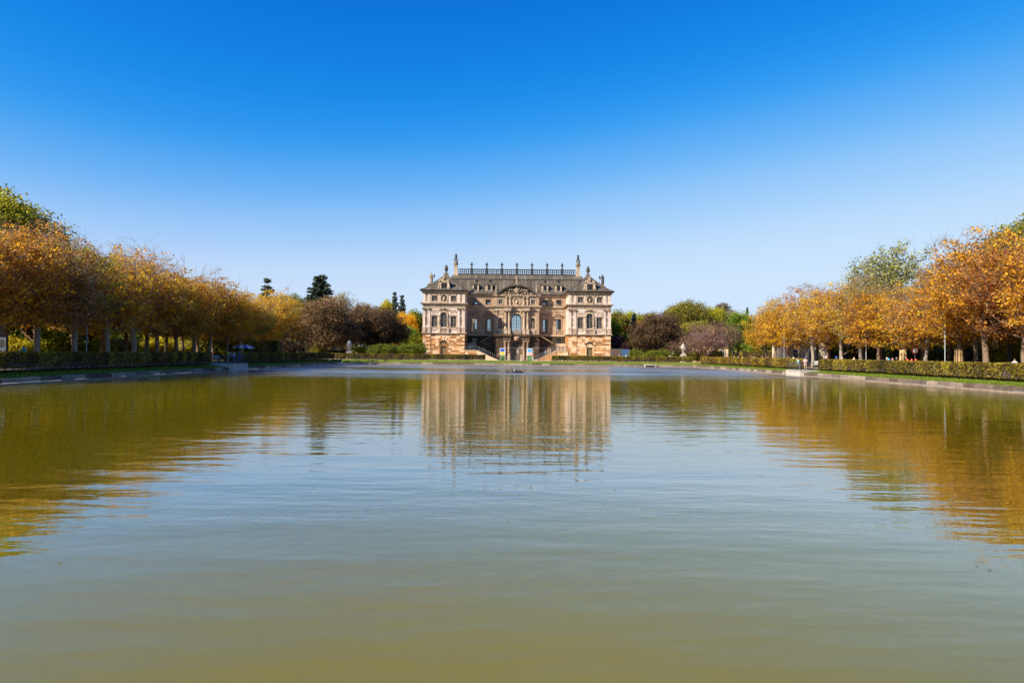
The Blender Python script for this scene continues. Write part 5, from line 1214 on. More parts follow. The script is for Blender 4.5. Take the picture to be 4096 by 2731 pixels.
far('beech_b', 'beech_tree', 2624, 172, 1260, 'dark copper beech right of the palace', 'leaf_copper', wide=195)
far('maple', 'oak_tree', 2744, 190, 1211, 'large olive green oak with rounded top right of palace', 'leaf_olive', wide=165)
far('maple_b', 'maple_tree', 2690, 195, 1240, 'yellow green tree on the left flank of the large oak', 'leaf_yellowgreen', wide=75)
far('maple', 'maple_tree', 2848, 195, 1237, 'yellow green tree between the large oak and the cedar', 'leaf_yellowgreen', wide=125)
far('woods_b', 'woodland_tree', 2800, 178, 1290, 'olive tree behind the bare reddish beech', 'leaf_olive', wide=150)
far('cedar', 'cedar_tree', 2888, 205, 1217, 'grey brown cedar with flat layered boughs', wide=90)
far('pale_thin', 'birch_tree', 2934, 195, 1243, 'sparse tree top between cedar and slim spruce', wide=60)
far('woods_a', 'woodland_tree', 2955, 172, 1257, 'bright green tree left of the golden avenue', 'leaf_bright', wide=120)
far('narrow_spruce', 'spruce_tree', 2989, 200, 1239, 'very slim dark spruce spire at end of right avenue', wide=26)
far('woods_b', 'woodland_tree', 2995, 185, 1300, 'dark green tree below the slim spruce', 'leaf_green', wide=90)
far('bare_beech', 'beech_tree', 2820, 161, 1296, 'nearly bare reddish beech in front of yellow house', wide=250)
far('round_shrub', 'shrub', 2626, 162, 1402, 'low round green shrub below the right copper beech', 'leaf_green', wide=95, cat='shrub')
far('shrub_b', 'shrub', 2545, 166, 1400, 'green bush right of the blue container', 'leaf_green', wide=55, cat='shrub')
far('shrub_b', 'shrub', 2790, 163, 1405, 'green bush at the foot of the bare reddish beech', 'leaf_olive', wide=85, cat='shrub')
far('shrub_a', 'shrub', 2868, 163, 1402, 'olive bush under the right side of the bare beech', 'leaf_olive', wide=60, cat='shrub')
far('shrub_a', 'shrub', 3008, 150, 1378, 'bright green bush behind the clipped hedge block', 'leaf_bright', wide=60, cat='shrub')
place('shrub_b', 'shrub', 'added dark shrub standing in for black shade left of the striped parasol stall', 'shrub', -51.0, 128.5, 1.35, leaf_mat='leaf_green')  # added shrubs, dark stand-ins for the black shade in front of the yellow house
place('shrub_a', 'shrub', 'tall dark shrub added to dim the yellow house behind the left avenue', 'shrub', -55.0, 129.0, 1.3, leaf_mat='leaf_green')  # added to hide the too bright house front, in place of shade
place('shrub_b', 'shrub', 'wide dark shrub added as shade at the left end of the yellow house in left avenue', 'shrub', -58.5, 129.0, 1.5, leaf_mat='leaf_olive')  # added likewise, its dark mass replaces shade on the house
# distant belt of woods that reads as one mass
rngW = np.random.default_rng(5); Cw = []
for x in np.arange(-330, 331, 7.0):
    if -62 < x < 62 and True:
        dpt = 330; hh = rngW.uniform(10, 13)
    else: dpt = rngW.uniform(215, 260) if abs(x) > 110 else 290; hh = rngW.uniform(13, 18)
    k = 60; Cw.append(np.column_stack([x + rngW.normal(0, 4.0, k), dpt + rngW.normal(0, 4, k), GZ + rngW.uniform(0.03, 1, k) ** .8 * hh]))
for x in np.arange(-120, 121, 4.0):
    k = 26; Cw.append(np.column_stack([x + rngW.normal(0, 2.5, k), 262 + rngW.normal(0, 3, k), GZ + rngW.uniform(0.0, 1, k) * (7.5 if abs(x) > 30 else 5.5)]))
Cw = np.vstack(Cw)
me = leaves_mesh('distant_woods', Cw, rngW, 'leaf_olive', 30, 1.3, 1.0, flat=.7, var=.5, grad=.4)
o = bpy.data.objects.new('distant_woods', me); link(o); tag(o, 'distant belt of olive green woods behind everything', 'woods', kind='stuff')
for sgn in (-1, 1):
    C2 = []
    for y in np.arange(20, 230, 6.0):
        k = 46; C2.append(np.column_stack([sgn * (86 + rngW.normal(0, 3.5, k)), y + rngW.normal(0, 4, k), GZ + rngW.uniform(0.02, 1, k) ** .8 * rngW.uniform(11, 15)]))
    me = leaves_mesh('distant_woods', np.vstack(C2), rngW, 'leaf_green', 30, 1.2, .9, flat=.7, var=.5, grad=.4)
    o = bpy.data.objects.new('distant_woods', me); link(o); tag(o, f'dark green woods deep behind the {"left" if sgn < 0 else "right"} avenue', 'woods', kind='stuff')

# ------------------------------------------------------------------ clipped hedges
def hedge(label, x0, x1, y0, y1, z0, z1, mat='hedge_leaf', dens=190, seed=0, faces='all', size=.15, name='clipped_hedge'):
    rng = np.random.default_rng(100 + seed); o = empty(name, ((x0 + x1) / 2, (y0 + y1) / 2, z0)); tag(o, label, 'hedge')
    cx, cy = (x0 + x1) / 2, (y0 + y1) / 2; hx, hy, H = (x1 - x0) / 2, (y1 - y0) / 2, z1 - z0
    core = MB()
    step = .8; along_y = hy > hx; n = max(1, int(2 * max(hx, hy) / step))
    for i in range(n):      # stems
        t = (i + .5) / n * 2 - 1
        for s in (-.3, .3):
            px, py = (hx * s, hy * t) if along_y else (hx * t, hy * s)
            core.tube([(px, py, -.05), (px + rng.normal(0, .06), py + rng.normal(0, .06), H * .5)], [.03, .015], 4)
    # dense inner mass
    core.box(-hx + .16, hx - .16, -hy + .16, hy - .16, .30, H - .14)
    core.build('stems', 'bark_dark', o)
    def surf(n, gen): 
        return gen(n)
    A = [((2 * hy) * H, 'xm'), ((2 * hy) * H, 'xp'), ((2 * hx) * H, 'ym'), ((2 * hx) * H, 'yp'), (4 * hx * hy, 'top')]
    Ps = []
    for area, f in A:
        m = int(area * dens)
        u = rng.uniform(-1, 1, m); w = rng.uniform(0, 1, m); dp = np.abs(rng.normal(0, .10, m))
        zz = .10 + w * (H - .10); zz = np.where(rng.random(m) < .35, zz, np.maximum(zz, .2))
        wob = .05 * np.sin(u * max(hx, hy) * 1.9 + seed) + .03 * np.sin(u * max(hx, hy) * 5.1)
        if f == 'xm': q = np.column_stack([-hx + dp + wob, u * hy, zz])
        elif f == 'xp': q = np.column_stack([hx - dp + wob, u * hy, zz])
        elif f == 'ym': q = np.column_stack([u * hx, -hy + dp + wob, zz])
        elif f == 'yp': q = np.column_stack([u * hx, hy - dp + wob, zz])
        else: q = np.column_stack([u * hx, rng.uniform(-1, 1, m) * hy, H - dp * .8 + .03 * np.sin(u * 3 * hx)])
        Ps.append(q)
    Pn = np.vstack(Ps)
    # plants differ along the hedge: clumps of tint and thin spots low down
    s = Pn[:, 1] if along_y else Pn[:, 0]
    cell = np.floor((s + 500 + .25 * np.sin(Pn[:, 2] * 5)) / 1.15).astype(int); tc_ = np.random.default_rng(seed + 9).normal(0, .17, cell.max() + 1)
    thin = np.random.default_rng(seed + 19).uniform(0, .75, cell.max() + 1)
    keep = ~((Pn[:, 2] < .45 + .3 * thin[cell]) & (rng.random(len(Pn)) < thin[cell])); Pn = Pn[keep]; cell = cell[keep]
    n = len(Pn); d = rng.normal(0, 1, (n, 3)); d /= np.linalg.norm(d, axis=1)[:, None]; nn = rng.normal(0, 1, (n, 3)); sd = np.cross(d, nn); sd /= np.linalg.norm(sd, axis=1)[:, None] + 1e-9
    sz = size * rng.uniform(.6, 1.4, n)[:, None]
    V = np.empty((n, 4, 3)); V[:, 0] = Pn - d * sz * .5; V[:, 1] = Pn + sd * sz * .35; V[:, 2] = Pn + d * sz * .5; V[:, 3] = Pn - sd * sz * .35
    t = np.clip(.5 + tc_[cell] + rng.normal(0, .2, n) + .12 * (Pn[:, 2] / H - .5), 0, 1)
    me = mesh_np('foliage', V.reshape(-1, 3), np.arange(n * 4).reshape(n, 4), mat, tint=np.repeat(t, 4))
    f = bpy.data.objects.new('foliage', me); link(f, o); return o
hedge('long shaded hedge on left bank from picture edge to the platform', -41.4, -40.1, 42, 91.5, 1.0, 2.46, 'hedge_leaf', 150, 1, size=.17)
hedge('shaded hedge on left bank between the platform and far corner', -41.4, -40.1, 98.2, 154.6, 1.0, 2.42, 'hedge_leaf', 110, 2, size=.19)
hedge('far hedge left of the palace forecourt', -41.3, -6.1, 156.0, 157.3, .98, 2.34, 'hedge_leaf_green', 110, 3, size=.19)
hedge('far hedge right of the palace forecourt', 9.2, 32.6, 156.0, 157.3, .98, 2.30, 'hedge_leaf_green', 110, 4, size=.19)
hedge('short hedge block in front of right urn', 32.95, 41.2, 155.6, 157.0, .98, 2.34, 'hedge_leaf_green', 110, 5, size=.19)
hedge('sunlit golden hedge on right bank between far corner and platform', 42.6, 43.9, 101.6, 154.5, .92, 2.36, 'hedge_leaf', 130, 6, size=.19)
hedge('long sunlit hedge on right bank from the platform to picture edge', 42.6, 43.9, 42, 95.0, .90, 2.34, 'hedge_leaf_green', 170, 7, size=.17)
hedge('clipped dark hedge block behind the people right of yellow house', 47.0, 56.0, 139.5, 141.0, .98, 3.7, 'hedge_leaf_green', 80, 8, size=.2)
hedge('clipped green hedge in front of pale house behind striped parasol', -49.0, -43.2, 126, 127.2, .98, 4.6, 'hedge_leaf_green', 80, 9, size=.2)

# grass tufts along the kerbs and over the lawns, one mass
rngG = np.random.default_rng(3)
def tufts(n, gx, gy, gz, size):
    p = np.column_stack([gx, gy, gz]); n = len(p)
    a = rngG.uniform(0, 6.28, n); hgt = size * rngG.uniform(.5, 1.5, n); lean = rngG.normal(0, .5, (n, 2))
    sx = np.column_stack([np.cos(a), np.sin(a), np.zeros(n)]) * (.022 + .012 * rngG.random(n))[:, None]
    tip = p + np.column_stack([lean[:, 0] * hgt, lean[:, 1] * hgt, hgt])
    V = np.empty((n, 3, 3)); V[:, 0] = p - sx; V[:, 1] = p + sx; V[:, 2] = tip; return V.reshape(-1, 3)
def bank_z(s): return 0.47 + (GZ + .008 - .47) * (1 - (1 - s) ** 1.6)
Vs = []
for sgn, kx in ((-1, PL - kw), (1, PR + kw)):
    n = 42000; yy = 46 + 107 * rngG.random(n) ** 1.4; s = rngG.random(n) ** 1.6 * .75
    Vs.append(tufts(n, kx + sgn * (s * 4.6 - .10), yy, bank_z(s) - .02, .10))
n = 22000; s = rngG.random(n); Vs.append(tufts(n, rngG.uniform(PL, PR, n), PF + kw - .1 + s * 3.6, bank_z(s) - .02, .09))
V = np.vstack(Vs); nT = len(V) // 3
me = mesh_np('grass', V, np.arange(nT * 3).reshape(nT, 3), 'grass_blade', tint=np.repeat(rngG.uniform(.1, .95, nT), 3))
o = bpy.data.objects.new('grass', me); link(o); tag(o, 'short green grass on the banks round the pond', 'grass', kind='stuff')

# ------------------------------------------------------------------ platforms with railings
def platform(side, y0, y1, deck, label, rlabel):
    edge = PL if side < 0 else PR
    o = tag(empty('viewing_platform', (edge, (y0 + y1) / 2, 0)), label, 'platform')
    xa, xb = sorted((edge - side * .55, edge + side * 3.1)); mb = MB((-edge, -(y0 + y1) / 2, 0))
    mb.box(xa, xb, y0, y1, -.4, deck - .10); mb.build('concrete_block', 'concrete', o)
    mb = MB((-edge, -(y0 + y1) / 2, 0)); mb.box(xa - .06, xb + .06, y0 - .06, y1 + .06, deck - .10, deck); mb.build('deck_slab', 'concrete', o)
    rr = tag(empty('railing', (edge, (y0 + y1) / 2, deck)), rlabel, 'railing')
    def side_rail(p, q):
        L_ = math.dist(p, q); n = max(2, int(L_ / 1.3) + 1); dx, dy = (q[0] - p[0]) / L_, (q[1] - p[1]) / L_
        for i in range(n):
            t = L_ * i / (n - 1); b = MB((-edge, -(y0 + y1) / 2, 0)); b.tube([(p[0] + dx * t, p[1] + dy * t, 0), (p[0] + dx * t, p[1] + dy * t, 1.12)], .032, 6); b.build('post', 'iron', rr)
        b = MB((-edge, -(y0 + y1) / 2, 0)); b.tube([(*p, 1.1), (*q, 1.1)], .03, 6); b.tube([(*p, .14), (*q, .14)], .02, 5); b.build('rail', 'iron', rr)
        b = MB((-edge, -(y0 + y1) / 2, 0)); m = int(L_ / .14)
        for i in range(1, m): b.tube([(p[0] + dx * L_ * i / m, p[1] + dy * L_ * i / m, .14), (p[0] + dx * L_ * i / m, p[1] + dy * L_ * i / m, 1.1)], .010, 4)
        tag(b.build('bars', 'iron', rr), kind='stuff')
    xi = edge - side * .40; xo = edge + side * 2.9
    side_rail((xi, y0 + .12), (xi, y1 - .12)); side_rail((xi, y0 + .12), (xo, y0 + .12)); side_rail((xi, y1 - .12), (xo, y1 - .12))
platform(-1, 91.4, 96.4, 1.0, 'shaded grey concrete platform at the edge of left bank', 'black railing round the left concrete platform')
platform(1, 94.4, 99.2, .80, 'sunlit pale concrete platform at the edge of right bank', 'grey railing round the right concrete platform')

# ------------------------------------------------------------------ stone urns on pedestals
def big_urn(x, y, label):
    o = tag(empty('stone_urn', (x, y, GZ)), label, 'urn')
    mb = MB(); mb.box(-.62, .62, -.62, .62, 0, .25); mb.box(-.5, .5, -.5, .5, .25, 1.55); mb.box(-.62, .62, -.62, .62, 1.55, 1.78); mb.box(-.45, .45, -.45, .45, 1.78, 2.0); mb.build('pedestal', 'urn_marble', o)
    mb = MB(); mb.lathe([(.34, 2.0), (.34, 2.1), (.17, 2.25), (.15, 2.45), (.36, 2.62), (.52, 3.0), (.60, 3.45), (.56, 3.62), (.66, 3.72), (.64, 3.82), (.42, 3.92), (.48, 4.08), (.30, 4.28), (.12, 4.4), (.14, 4.5), (.03, 4.62)], (0, 0, 0), 18); mb.build('vase', 'urn_marble', o)
    for t in (-1, 1):
        mb = MB(); mb.tube([(t * .50, 0, 3.1), (t * .80, 0, 3.3), (t * .92, 0, 3.6), (t * .78, 0, 3.82), (t * .58, 0, 3.76)], [.07, .075, .075, .07, .06], 7); mb.build('handle', 'statue_stone', o)
    mb = MB(); garland(mb, 0, 3.4, .8, -.5, .7); mb.build('relief', 'urn_marble', o)
big_urn((1397 - 2048) / 4 / 683 * 162, 162, 'tall stone urn with handles on pedestal left of palace')
big_urn((2734 - 2048) / 4 / 683 * 162, 162, 'tall stone urn with handles on pedestal right of palace')

# ------------------------------------------------------------------ small houses
def house(x, y, w, d, eave, ridge, wall, label, nwin, ztop=None):
    o = tag(empty('garden_house', (x, y, GZ)), label, 'house')
    hw, hd = w / 2, d / 2; e = eave - GZ; r = ridge - GZ; wxs = [(-hw + w * (i + .5) / nwin) for i in range(nwin)]
    mb = MB(); ops = [(q - .55, q + .55, 1.0, 2.9) for q in wxs]; wall_with_openings(mb, -hw, hw, 0, e, -hd, -hd + .35, ops)
    mb.box(-hw, -hw + .35, -hd + .35, hd, 0, e); mb.box(hw - .35, hw, -hd + .35, hd, 0, e); mb.box(-hw + .35, hw - .35, hd - .35, hd, 0, e)
    for s in (-1, 1):
        a, b = sorted((s * hw, s * (hw - .35))); mb.prism_x([(-hd, e), (hd, e), (0, r)], a, b)
    mb.build('wall', wall, o)
    mb = MB(); mb.box(-hw - .08, hw + .08, -hd - .12, -hd + .01, e - .3, e); mb.box(-hw - .05, -hw + .4, -hd - .05, -hd + .01, 0, e - .3); mb.box(hw - .4, hw + .05, -hd - .05, -hd + .01, 0, e - .3); mb.build('cornice', 'house_cream', o)
    for s in (-1, 1):
        mb = MB(); mb.prism_x([(s * (hd + .35), e - .15), (s * (hd + .35), e + .03), (0, r + .22), (0, r + .04)] if s < 0 else [(0, r + .04), (0, r + .22), (s * (hd + .35), e + .03), (s * (hd + .35), e - .15)], -hw - .3, hw + .3); rf = mb.build('roof', 'roof_slate', o)
    mb = MB(); mb.box(-.35 + hw * .4, .35 + hw * .4, -.3, .3, r - .6, r + 1.0); mb.build('chimney', 'house_yellow', o)
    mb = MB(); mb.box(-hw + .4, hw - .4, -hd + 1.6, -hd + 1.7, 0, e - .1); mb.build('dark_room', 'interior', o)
    for q in wxs:
        f = MB(); f.box(q - .62, q - .5, -hd - .05, -hd + .2, 1.0, 2.95); f.box(q + .5, q + .62, -hd - .05, -hd + .2, 1.0, 2.95); f.box(q - .62, q + .62, -hd - .06, -hd + .2, 2.9, 3.05); f.box(q - .66, q + .66, -hd - .12, -hd + .2, .88, 1.0)
        f.box(q - .05, q + .05, -hd + .08, -hd + .14, 1.0, 2.9)
        for z in (1.45, 1.95, 2.4): f.box(q - .5, q + .5, -hd + .08, -hd + .14, z, z + .06)
        f.box(q - .27, q - .24, -hd + .09, -hd + .13, 1.0, 2.9); f.box(q + .24, q + .27, -hd + .09, -hd + .13, 1.0, 2.9)
        wn_ = f.build('window', 'white_paint', o); g = MB(); g.box(q - .5, q + .5, -hd + .10, -hd + .11, 1.0, 2.9); g.build('pane', 'glass', wn_)
house(49.5, 173.5, 8.6, 7.0, 5.5, 8.1, 'house_yellow', 'yellow house with grey gabled roof behind the bare reddish beech', 3)
house(-47.2, 173.5, 8.6, 7.0, 5.5, 8.1, 'house_yellow', 'yellow house half hidden behind the domed brown beech', 3)
house(-54.4, 137, 9, 8, 6.0, 9.0, 'house_yellow', 'yellow house behind the far part of left avenue', 3)
house(60.5, 135, 15, 8, 6.0, 9.0, 'house_cream', 'cream house behind the trunks of the right avenue', 5)

# ------------------------------------------------------------------ lamp posts, signs, barrier, boards, container
def lamp(x, y, label, mat='lamp_grey'):
    o = tag(empty('lamp_post', (x, y, GZ)), label, 'lamp post')
    mb = MB(); mb.lathe([(.08, 0), (.08, .5), (.045, .6), (.036, 5.6)], (0, 0, 0), 8); mb.build('pole', mat, o)
    mb = MB(); mb.lathe([(.06, 5.6), (.2, 5.75), (.24, 6.1), (.28, 6.16), (.1, 6.35), (.03, 6.4)], (0, 0, 0), 8); mb.build('lantern', 'steel_grey', o)
def at(px, depth): return (px - 2048) / 4 / 683 * depth
for px, dp, lab in ((346, 72, 'thin pale lamp post between the trunks at left picture edge'), (845, 105, 'thin pale lamp post behind left hedge near the platform'),
                    (3137, 116, 'thin white lamp post at the far end of the right avenue'), (3465, 90, 'thin pale lamp post in the middle of right avenue'), (3781, 73, 'grey lamp post beside the boarded trunk on the right')):
    lamp(at(px, dp), dp, lab)
def board_guard(x, y, label):
    o = tag(empty('trunk_guard', (x, y, GZ)), label, 'tree guard')
    for k in range(9):
        a = 2 * math.pi * k / 9; mb = MB(); mb.cbox((0, 0, 1.35), (.04, .19, 2.7)); b = mb.build('board', 'board_wood', o)
        b.location = (.44 * math.cos(a), .44 * math.sin(a), 0); b.rotation_euler = (0, -.03, a)
    mb = MB(); mb.tube([(.475 * math.cos(a), .475 * math.sin(a), 2.1) for a in np.linspace(0, 6.283, 15)], .012, 4); mb.build('wire', 'iron', o)
GUARDS = [(o.location.x, o.location.y) for o in COL.objects if o.name.startswith('chestnut_tree') and o.location.x > 40]
def nearest(px, dp):
    q = at(px, dp); return min(GUARDS, key=lambda g: (g[0] / g[1] * 683 * 4 + 2048 - px) ** 2 + (g[1] - dp) ** 2 * 25)
for px, dp, lab in ((3803, 76, 'pale board guard round a trunk right of the grey lamp post'), (3859, 82, 'pale board guard on a trunk farther back, right of the first'), (3625, 84, 'pale board guard beside the red and white barrier')):
    gx, gy = nearest(px, dp); board_guard(gx, gy, lab)
gx, gy = nearest(3625, 84)
o = tag(empty('traffic_sign', (at(3661, 82), 82.0, GZ)), 'round white traffic sign with red rim behind the right hedge', 'sign')
mb = MB(); mb.tube([(0, 0, 0), (0, 0, 3.0)], .035, 6); mb.build('pole', 'steel', o)
mb = MB(); mb.prism(arc(0, 2.62, .42, 0, 2 * math.pi, 24)[:-1], -.06, -.04); mb.build('red_rim', 'sign_red', o)
mb = MB(); mb.prism(arc(0, 2.62, .29, 0, 2 * math.pi, 24)[:-1], -.066, -.058); mb.build('white_face', 'plastic_white', o)
o = tag(empty('road_barrier', (at(3648, 80), 80.0, GZ)), 'striped road barrier with red lamps beside the round sign', 'barrier')
mb = MB(); mb.box(-.75, .75, -.03, .03, 1.05, 1.30); mb.build('board', 'plastic_white', o)
for k in range(4): mb = MB(); mb.prism([(-.65 + k * .36, 1.06), (-.5 + k * .36, 1.06), (-.4 + k * .36, 1.29), (-.55 + k * .36, 1.29)], -.036, .036); mb.build('red_stripe', 'lamp_red' if k % 2 else 'lamp_yellow', o)
for k in range(3): mb = MB(); mb.lathe([(.10, 1.3), (.12, 1.36), (.12, 1.52), (.06, 1.6)], (-.5 + k * .5, 0, 0), 10); mb.build('warning_lamp', 'lamp_red', o)
for k in (-.6, .6): mb = MB(); mb.tube([(k, 0, 0), (k, 0, 1.05)], .03, 6); mb.box(k - .3, k + .3, -.2, .2, 0, .1); mb.build('leg', 'plastic_black', o)
o = tag(empty('notice_board', (at(4, 60), 60.0, GZ)), 'pale notice board on posts cut by the left picture edge', 'notice board')
mb = MB(); mb.box(-.55, .55, -.04, .04, 1.6, 2.75); mb.build('panel', 'plastic_white', o)
mb = MB(); mb.prism([(-.15, 1.85), (.2, 1.8), (.38, 2.1), (.3, 2.5), (.05, 2.58), (-.2, 2.35), (-.1, 2.1)], -.047, -.03); mb.build('map_print', 'cloth_beige', o)
for k in (-.5, .5): mb = MB(); mb.box(k - .05, k + .05, -.06, .06, 0, 2.9); mb.build('post', 'wood_dark', o)
mb = MB(); mb.box(-.65, .65, -.12, .12, 2.9, 2.98); mb.build('roof_board', 'wood_dark', o)
def container(px0, px1, dp, h, mat, label):
    xa, xb = at(px0, dp), at(px1, dp); o = tag(empty('container', ((xa + xb) / 2, dp, GZ)), label, 'container'); hw = (xb - xa) / 2
    mb = MB(); mb.box(-hw, hw, 0, 2.4, .1, h - GZ)
    n = int(hw * 2 / .3)
    for k in range(n): x = -hw + .15 + k * .3; mb.box(x - .06, x + .06, -.04, 0, .2, h - GZ - .12)
    mb.build('body', mat, o)
    for s in (-1, 1): mb = MB(); mb.box(s * hw - .06, s * hw + .06, -.06, .06, 0, h - GZ + .03); mb.build('corner_post', 'steel_grey', o)
container(2486, 2520, 168, 4.0, 'container_blue', 'blue site container right of the palace')
container(2446, 2484, 169, 4.1, 'container_brown', 'brown site container between palace and blue container')

# ------------------------------------------------------------------ forecourt: posters, fence panels, bollards, low railing
def poster(px, dp, label, top, low):
    o = tag(empty('poster_stand', (at(px, dp), dp, GZ)), label, 'poster')
    mb = MB(); mb.box(-.62, .62, -.05, .05, 1.35, 2.95); mb.build('panel', 'plastic_white', o)
    mb = MB(); mb.box(-.52, .52, -.062, -.045, 2.1, 2.85); mb.build('upper_print', top, o)
    mb = MB(); mb.box(-.52, .52, -.06, -.045, 1.42, 2.1); mb.build('lower_print', low, o)
    mb = MB(); mb.box(-.55, .55, -.04, .04, 0, 1.35); mb.build('base_panel', 'banner_green', o)
poster(2010, 161, 'poster stand with blue and yellow print before the palace', 'banner_blue', 'banner_yellow')
poster(2119, 161, 'poster stand with blue and white picture before the palace', 'cloth_sky', 'cloth_pink')
def fence_panel(px, dp, w, label):
    o = tag(empty('mesh_fence_panel', (at(px, dp), dp, GZ)), label, 'fence')
    mb = MB()
    mb.tube([(-w / 2, 0, .05), (-w / 2, 0, 3.1)], .035, 6); mb.tube([(w / 2, 0, .05), (w / 2, 0, 3.1)], .035, 6); mb.tube([(-w / 2, 0, 3.05), (w / 2, 0, 3.05)], .03, 6); mb.tube([(-w / 2, 0, .2), (w / 2, 0, .2)], .03, 6); mb.build('frame', 'steel', o)
    mb = MB()
    for i in range(1, int(w / .25)): mb.tube([(-w / 2 + i * .25, 0, .2), (-w / 2 + i * .25, 0, 3.05)], .005, 3)
    for i in range(1, 10): mb.tube([(-w / 2, 0, .2 + i * .3), (w / 2, 0, .2 + i * .3)], .005, 3)
    tag(mb.build('wire_mesh', 'steel_grey', o), kind='stuff')
    for s in (-1, 1): mb = MB(); mb.box(s * w / 2 - .12, s * w / 2 + .12, -.35, .35, 0, .12); mb.build('foot', 'concrete', o)
fence_panel(2100, 162.5, 3.3, 'wire mesh fence panel with bright frame right of palace gate')
fence_panel(2046, 163.0, 3.0, 'wire mesh fence panel left of palace gate')
fence_panel(2158, 163.0, 3.0, 'wire mesh fence panel at the foot of right stair')
for px, lab in ((2037, 'stone bollard left of the palace gate'), (2085, 'stone bollard right of the palace gate')):
    o = tag(empty('stone_bollard', (at(px, 158.5), 158.5, GZ)), lab, 'bollard')
    mb = MB(); mb.box(-.22, .22, -.22, .22, 0, 1.25); mb.build('shaft', 'sandstone_trim', o); mb = MB(); mb.box(-.27, .27, -.27, .27, 1.25, 1.36); mb.add([(-.25, -.25, 1.36), (.25, -.25, 1.36), (.25, .25, 1.36), (-.25, .25, 1.36), (0, 0, 1.52)], [(0, 1, 4), (1, 2, 4), (2, 3, 4), (3, 0, 4)]); mb.build('cap', 'sandstone_trim', o)
rl = tag(empty('low_railing', (at(2062, 160), 160, GZ)), 'low iron railing before the palace gate between the bollards', 'railing')
mb = MB()
for i in range(40): mb.tube([(-3.6 + i * .185, 0, 0), (-3.6 + i * .185, 0, .95)], .013, 4)
tag(mb.build('bars', 'steel_grey', rl), kind='stuff')
mb = MB(); mb.tube([(-3.65, 0, .95), (3.65, 0, .95)], .025, 5); mb.tube([(-3.65, 0, .12), (3.65, 0, .12)], .02, 5); mb.build('rail', 'steel_grey', rl)
for i in range(5): mb = MB(); mb.tube([(-3.65 + i * 1.825, 0, 0), (-3.65 + i * 1.825, 0, 1.15)], .035, 6); mb.build('post', 'steel', rl)
for px, dp, lab in ((1929, 157.5, 'small dark notice post at the end of left forecourt hedge'),):
    o = tag(empty('notice_post', (at(px, dp), dp, GZ)), lab, 'sign'); mb = MB(); mb.tube([(0, 0, 0), (0, 0, 1.2)], .035, 6); mb.build('pole', 'iron', o); mb = MB(); mb.box(-.28, .28, -.12, .12, 1.2, 1.28); mb.build('panel', 'iron', o)
# outlet box in the far kerb
o = tag(empty('outlet_box', (at(2603, 151.3), 151.4, 0)), 'grey concrete outlet box in the far kerb right of palace', 'outlet')
mb = MB(); mb.box(-1.3, 1.3, -.2, .7, .40, .58); mb.build('lid', 'concrete', o); mb = MB(); mb.box(-1.25, -1.05, -.15, .6, -.2, .40); mb.box(1.05, 1.25, -.15, .6, -.2, .40); mb.box(-1.05, 1.05, .3, .6, -.2, .40); mb.build('walls', 'concrete', o)
# floating fountain in the pond
fd = 2.8 * 683 * 4 / (1492 - 1412 - 2)
o = tag(empty('floating_fountain', (at(2059, fd), fd, 0)), 'black floating fountain raft with white nozzle in the pond', 'fountain')
mb = MB(); n = 14
mb.tube([(1.15 * math.cos(a), 1.15 * math.sin(a), .10) for a in np.linspace(0, 2 * math.pi, 21)], .14, 8); mb.build('float_ring', 'plastic_black', o)
mb = MB(); mb.box(-1.1, 1.1, -.06, .06, .14, .22); mb.box(-.06, .06, -1.1, 1.1, .141, .221); mb.build('cross_beam', 'plastic_black', o)
mb = MB(); mb.lathe([(.12, .1), (.10, .3), (.06, .4), (.05, .7), (.07, .74), (.03, .86)], (0, 0, 0), 10); mb.build('nozzle', 'steel', o)
for k in range(5): a = -2.5 + k * .48; mb = MB(); mb.ball((1.12 * math.cos(a), 1.12 * math.sin(a), .24), .06, 8, 5); mb.build('lamp', 'steel', o)
# goose on the lawn
o = tag(empty('goose', (at(1541, 153.4), 153.4, .66)), 'small brown goose on the far lawn left of palace', 'bird')
mb = MB()
prof = [(-.42, .20, .02), (-.30, .24, .10), (-.1, .27, .17), (.12, .28, .17), (.28, .32, .11), (.36, .42, .055), (.40, .58, .04), (.44, .66, .055), (.50, .67, .045), (.60, .65, .015)]
mb.tube([(x, 0, z) for x, z, r in prof], [r for *_, r in prof], 8); mb.build('body', 'bird_brown', o)
for s in (-.06, .06): mb = MB(); mb.tube([(0, s, .2), (.02, s, .02)], .018, 5); mb.box(-.02, .1, s - .04, s + .04, 0, .02); mb.build('leg', 'lamp_yellow', o)

# ------------------------------------------------------------------ striped parasol stall, benches, car
o = tag(empty('parasol_stall', (at(971, 118), 118, GZ)), 'blue and white striped parasol stall at the end of left avenue', 'stall')
mb = MB(); mb.tube([(0, 0, 0), (0, 0, 2.7)], .04, 7); mb.build('pole', 'white_paint', o)
for k in range(16):
    a0 = 2 * math.pi * k / 16; a1 = 2 * math.pi * (k + 1) / 16; mb = MB()
    P_ = lambda r, z, a: (r * 1.15 * math.cos(a), r * math.sin(a), z)
    mb.add([(0, 0, 2.86), P_(.8, 2.74, a0), P_(.8, 2.74, a1), P_(1.6, 2.38, a0), P_(1.6, 2.38, a1), P_(1.62, 2.16, a0), P_(1.62, 2.16, a1)], [(0, 1, 2), (1, 3, 4, 2), (3, 5, 6, 4)])
    mb.build('canopy_panel', 'cloth_blue' if k % 2 else 'cloth_white', o)
mb = MB(); mb.box(-.8, .8, -.4, .4, .85, .95); mb.build('table_top', 'container_blue', o)
for sx in (-.7, .7):
    for sy in (-.3, .3): mb = MB(); mb.tube([(sx, sy, 0), (sx, sy, .85)], .03, 5); mb.build('leg', 'white_paint', o)
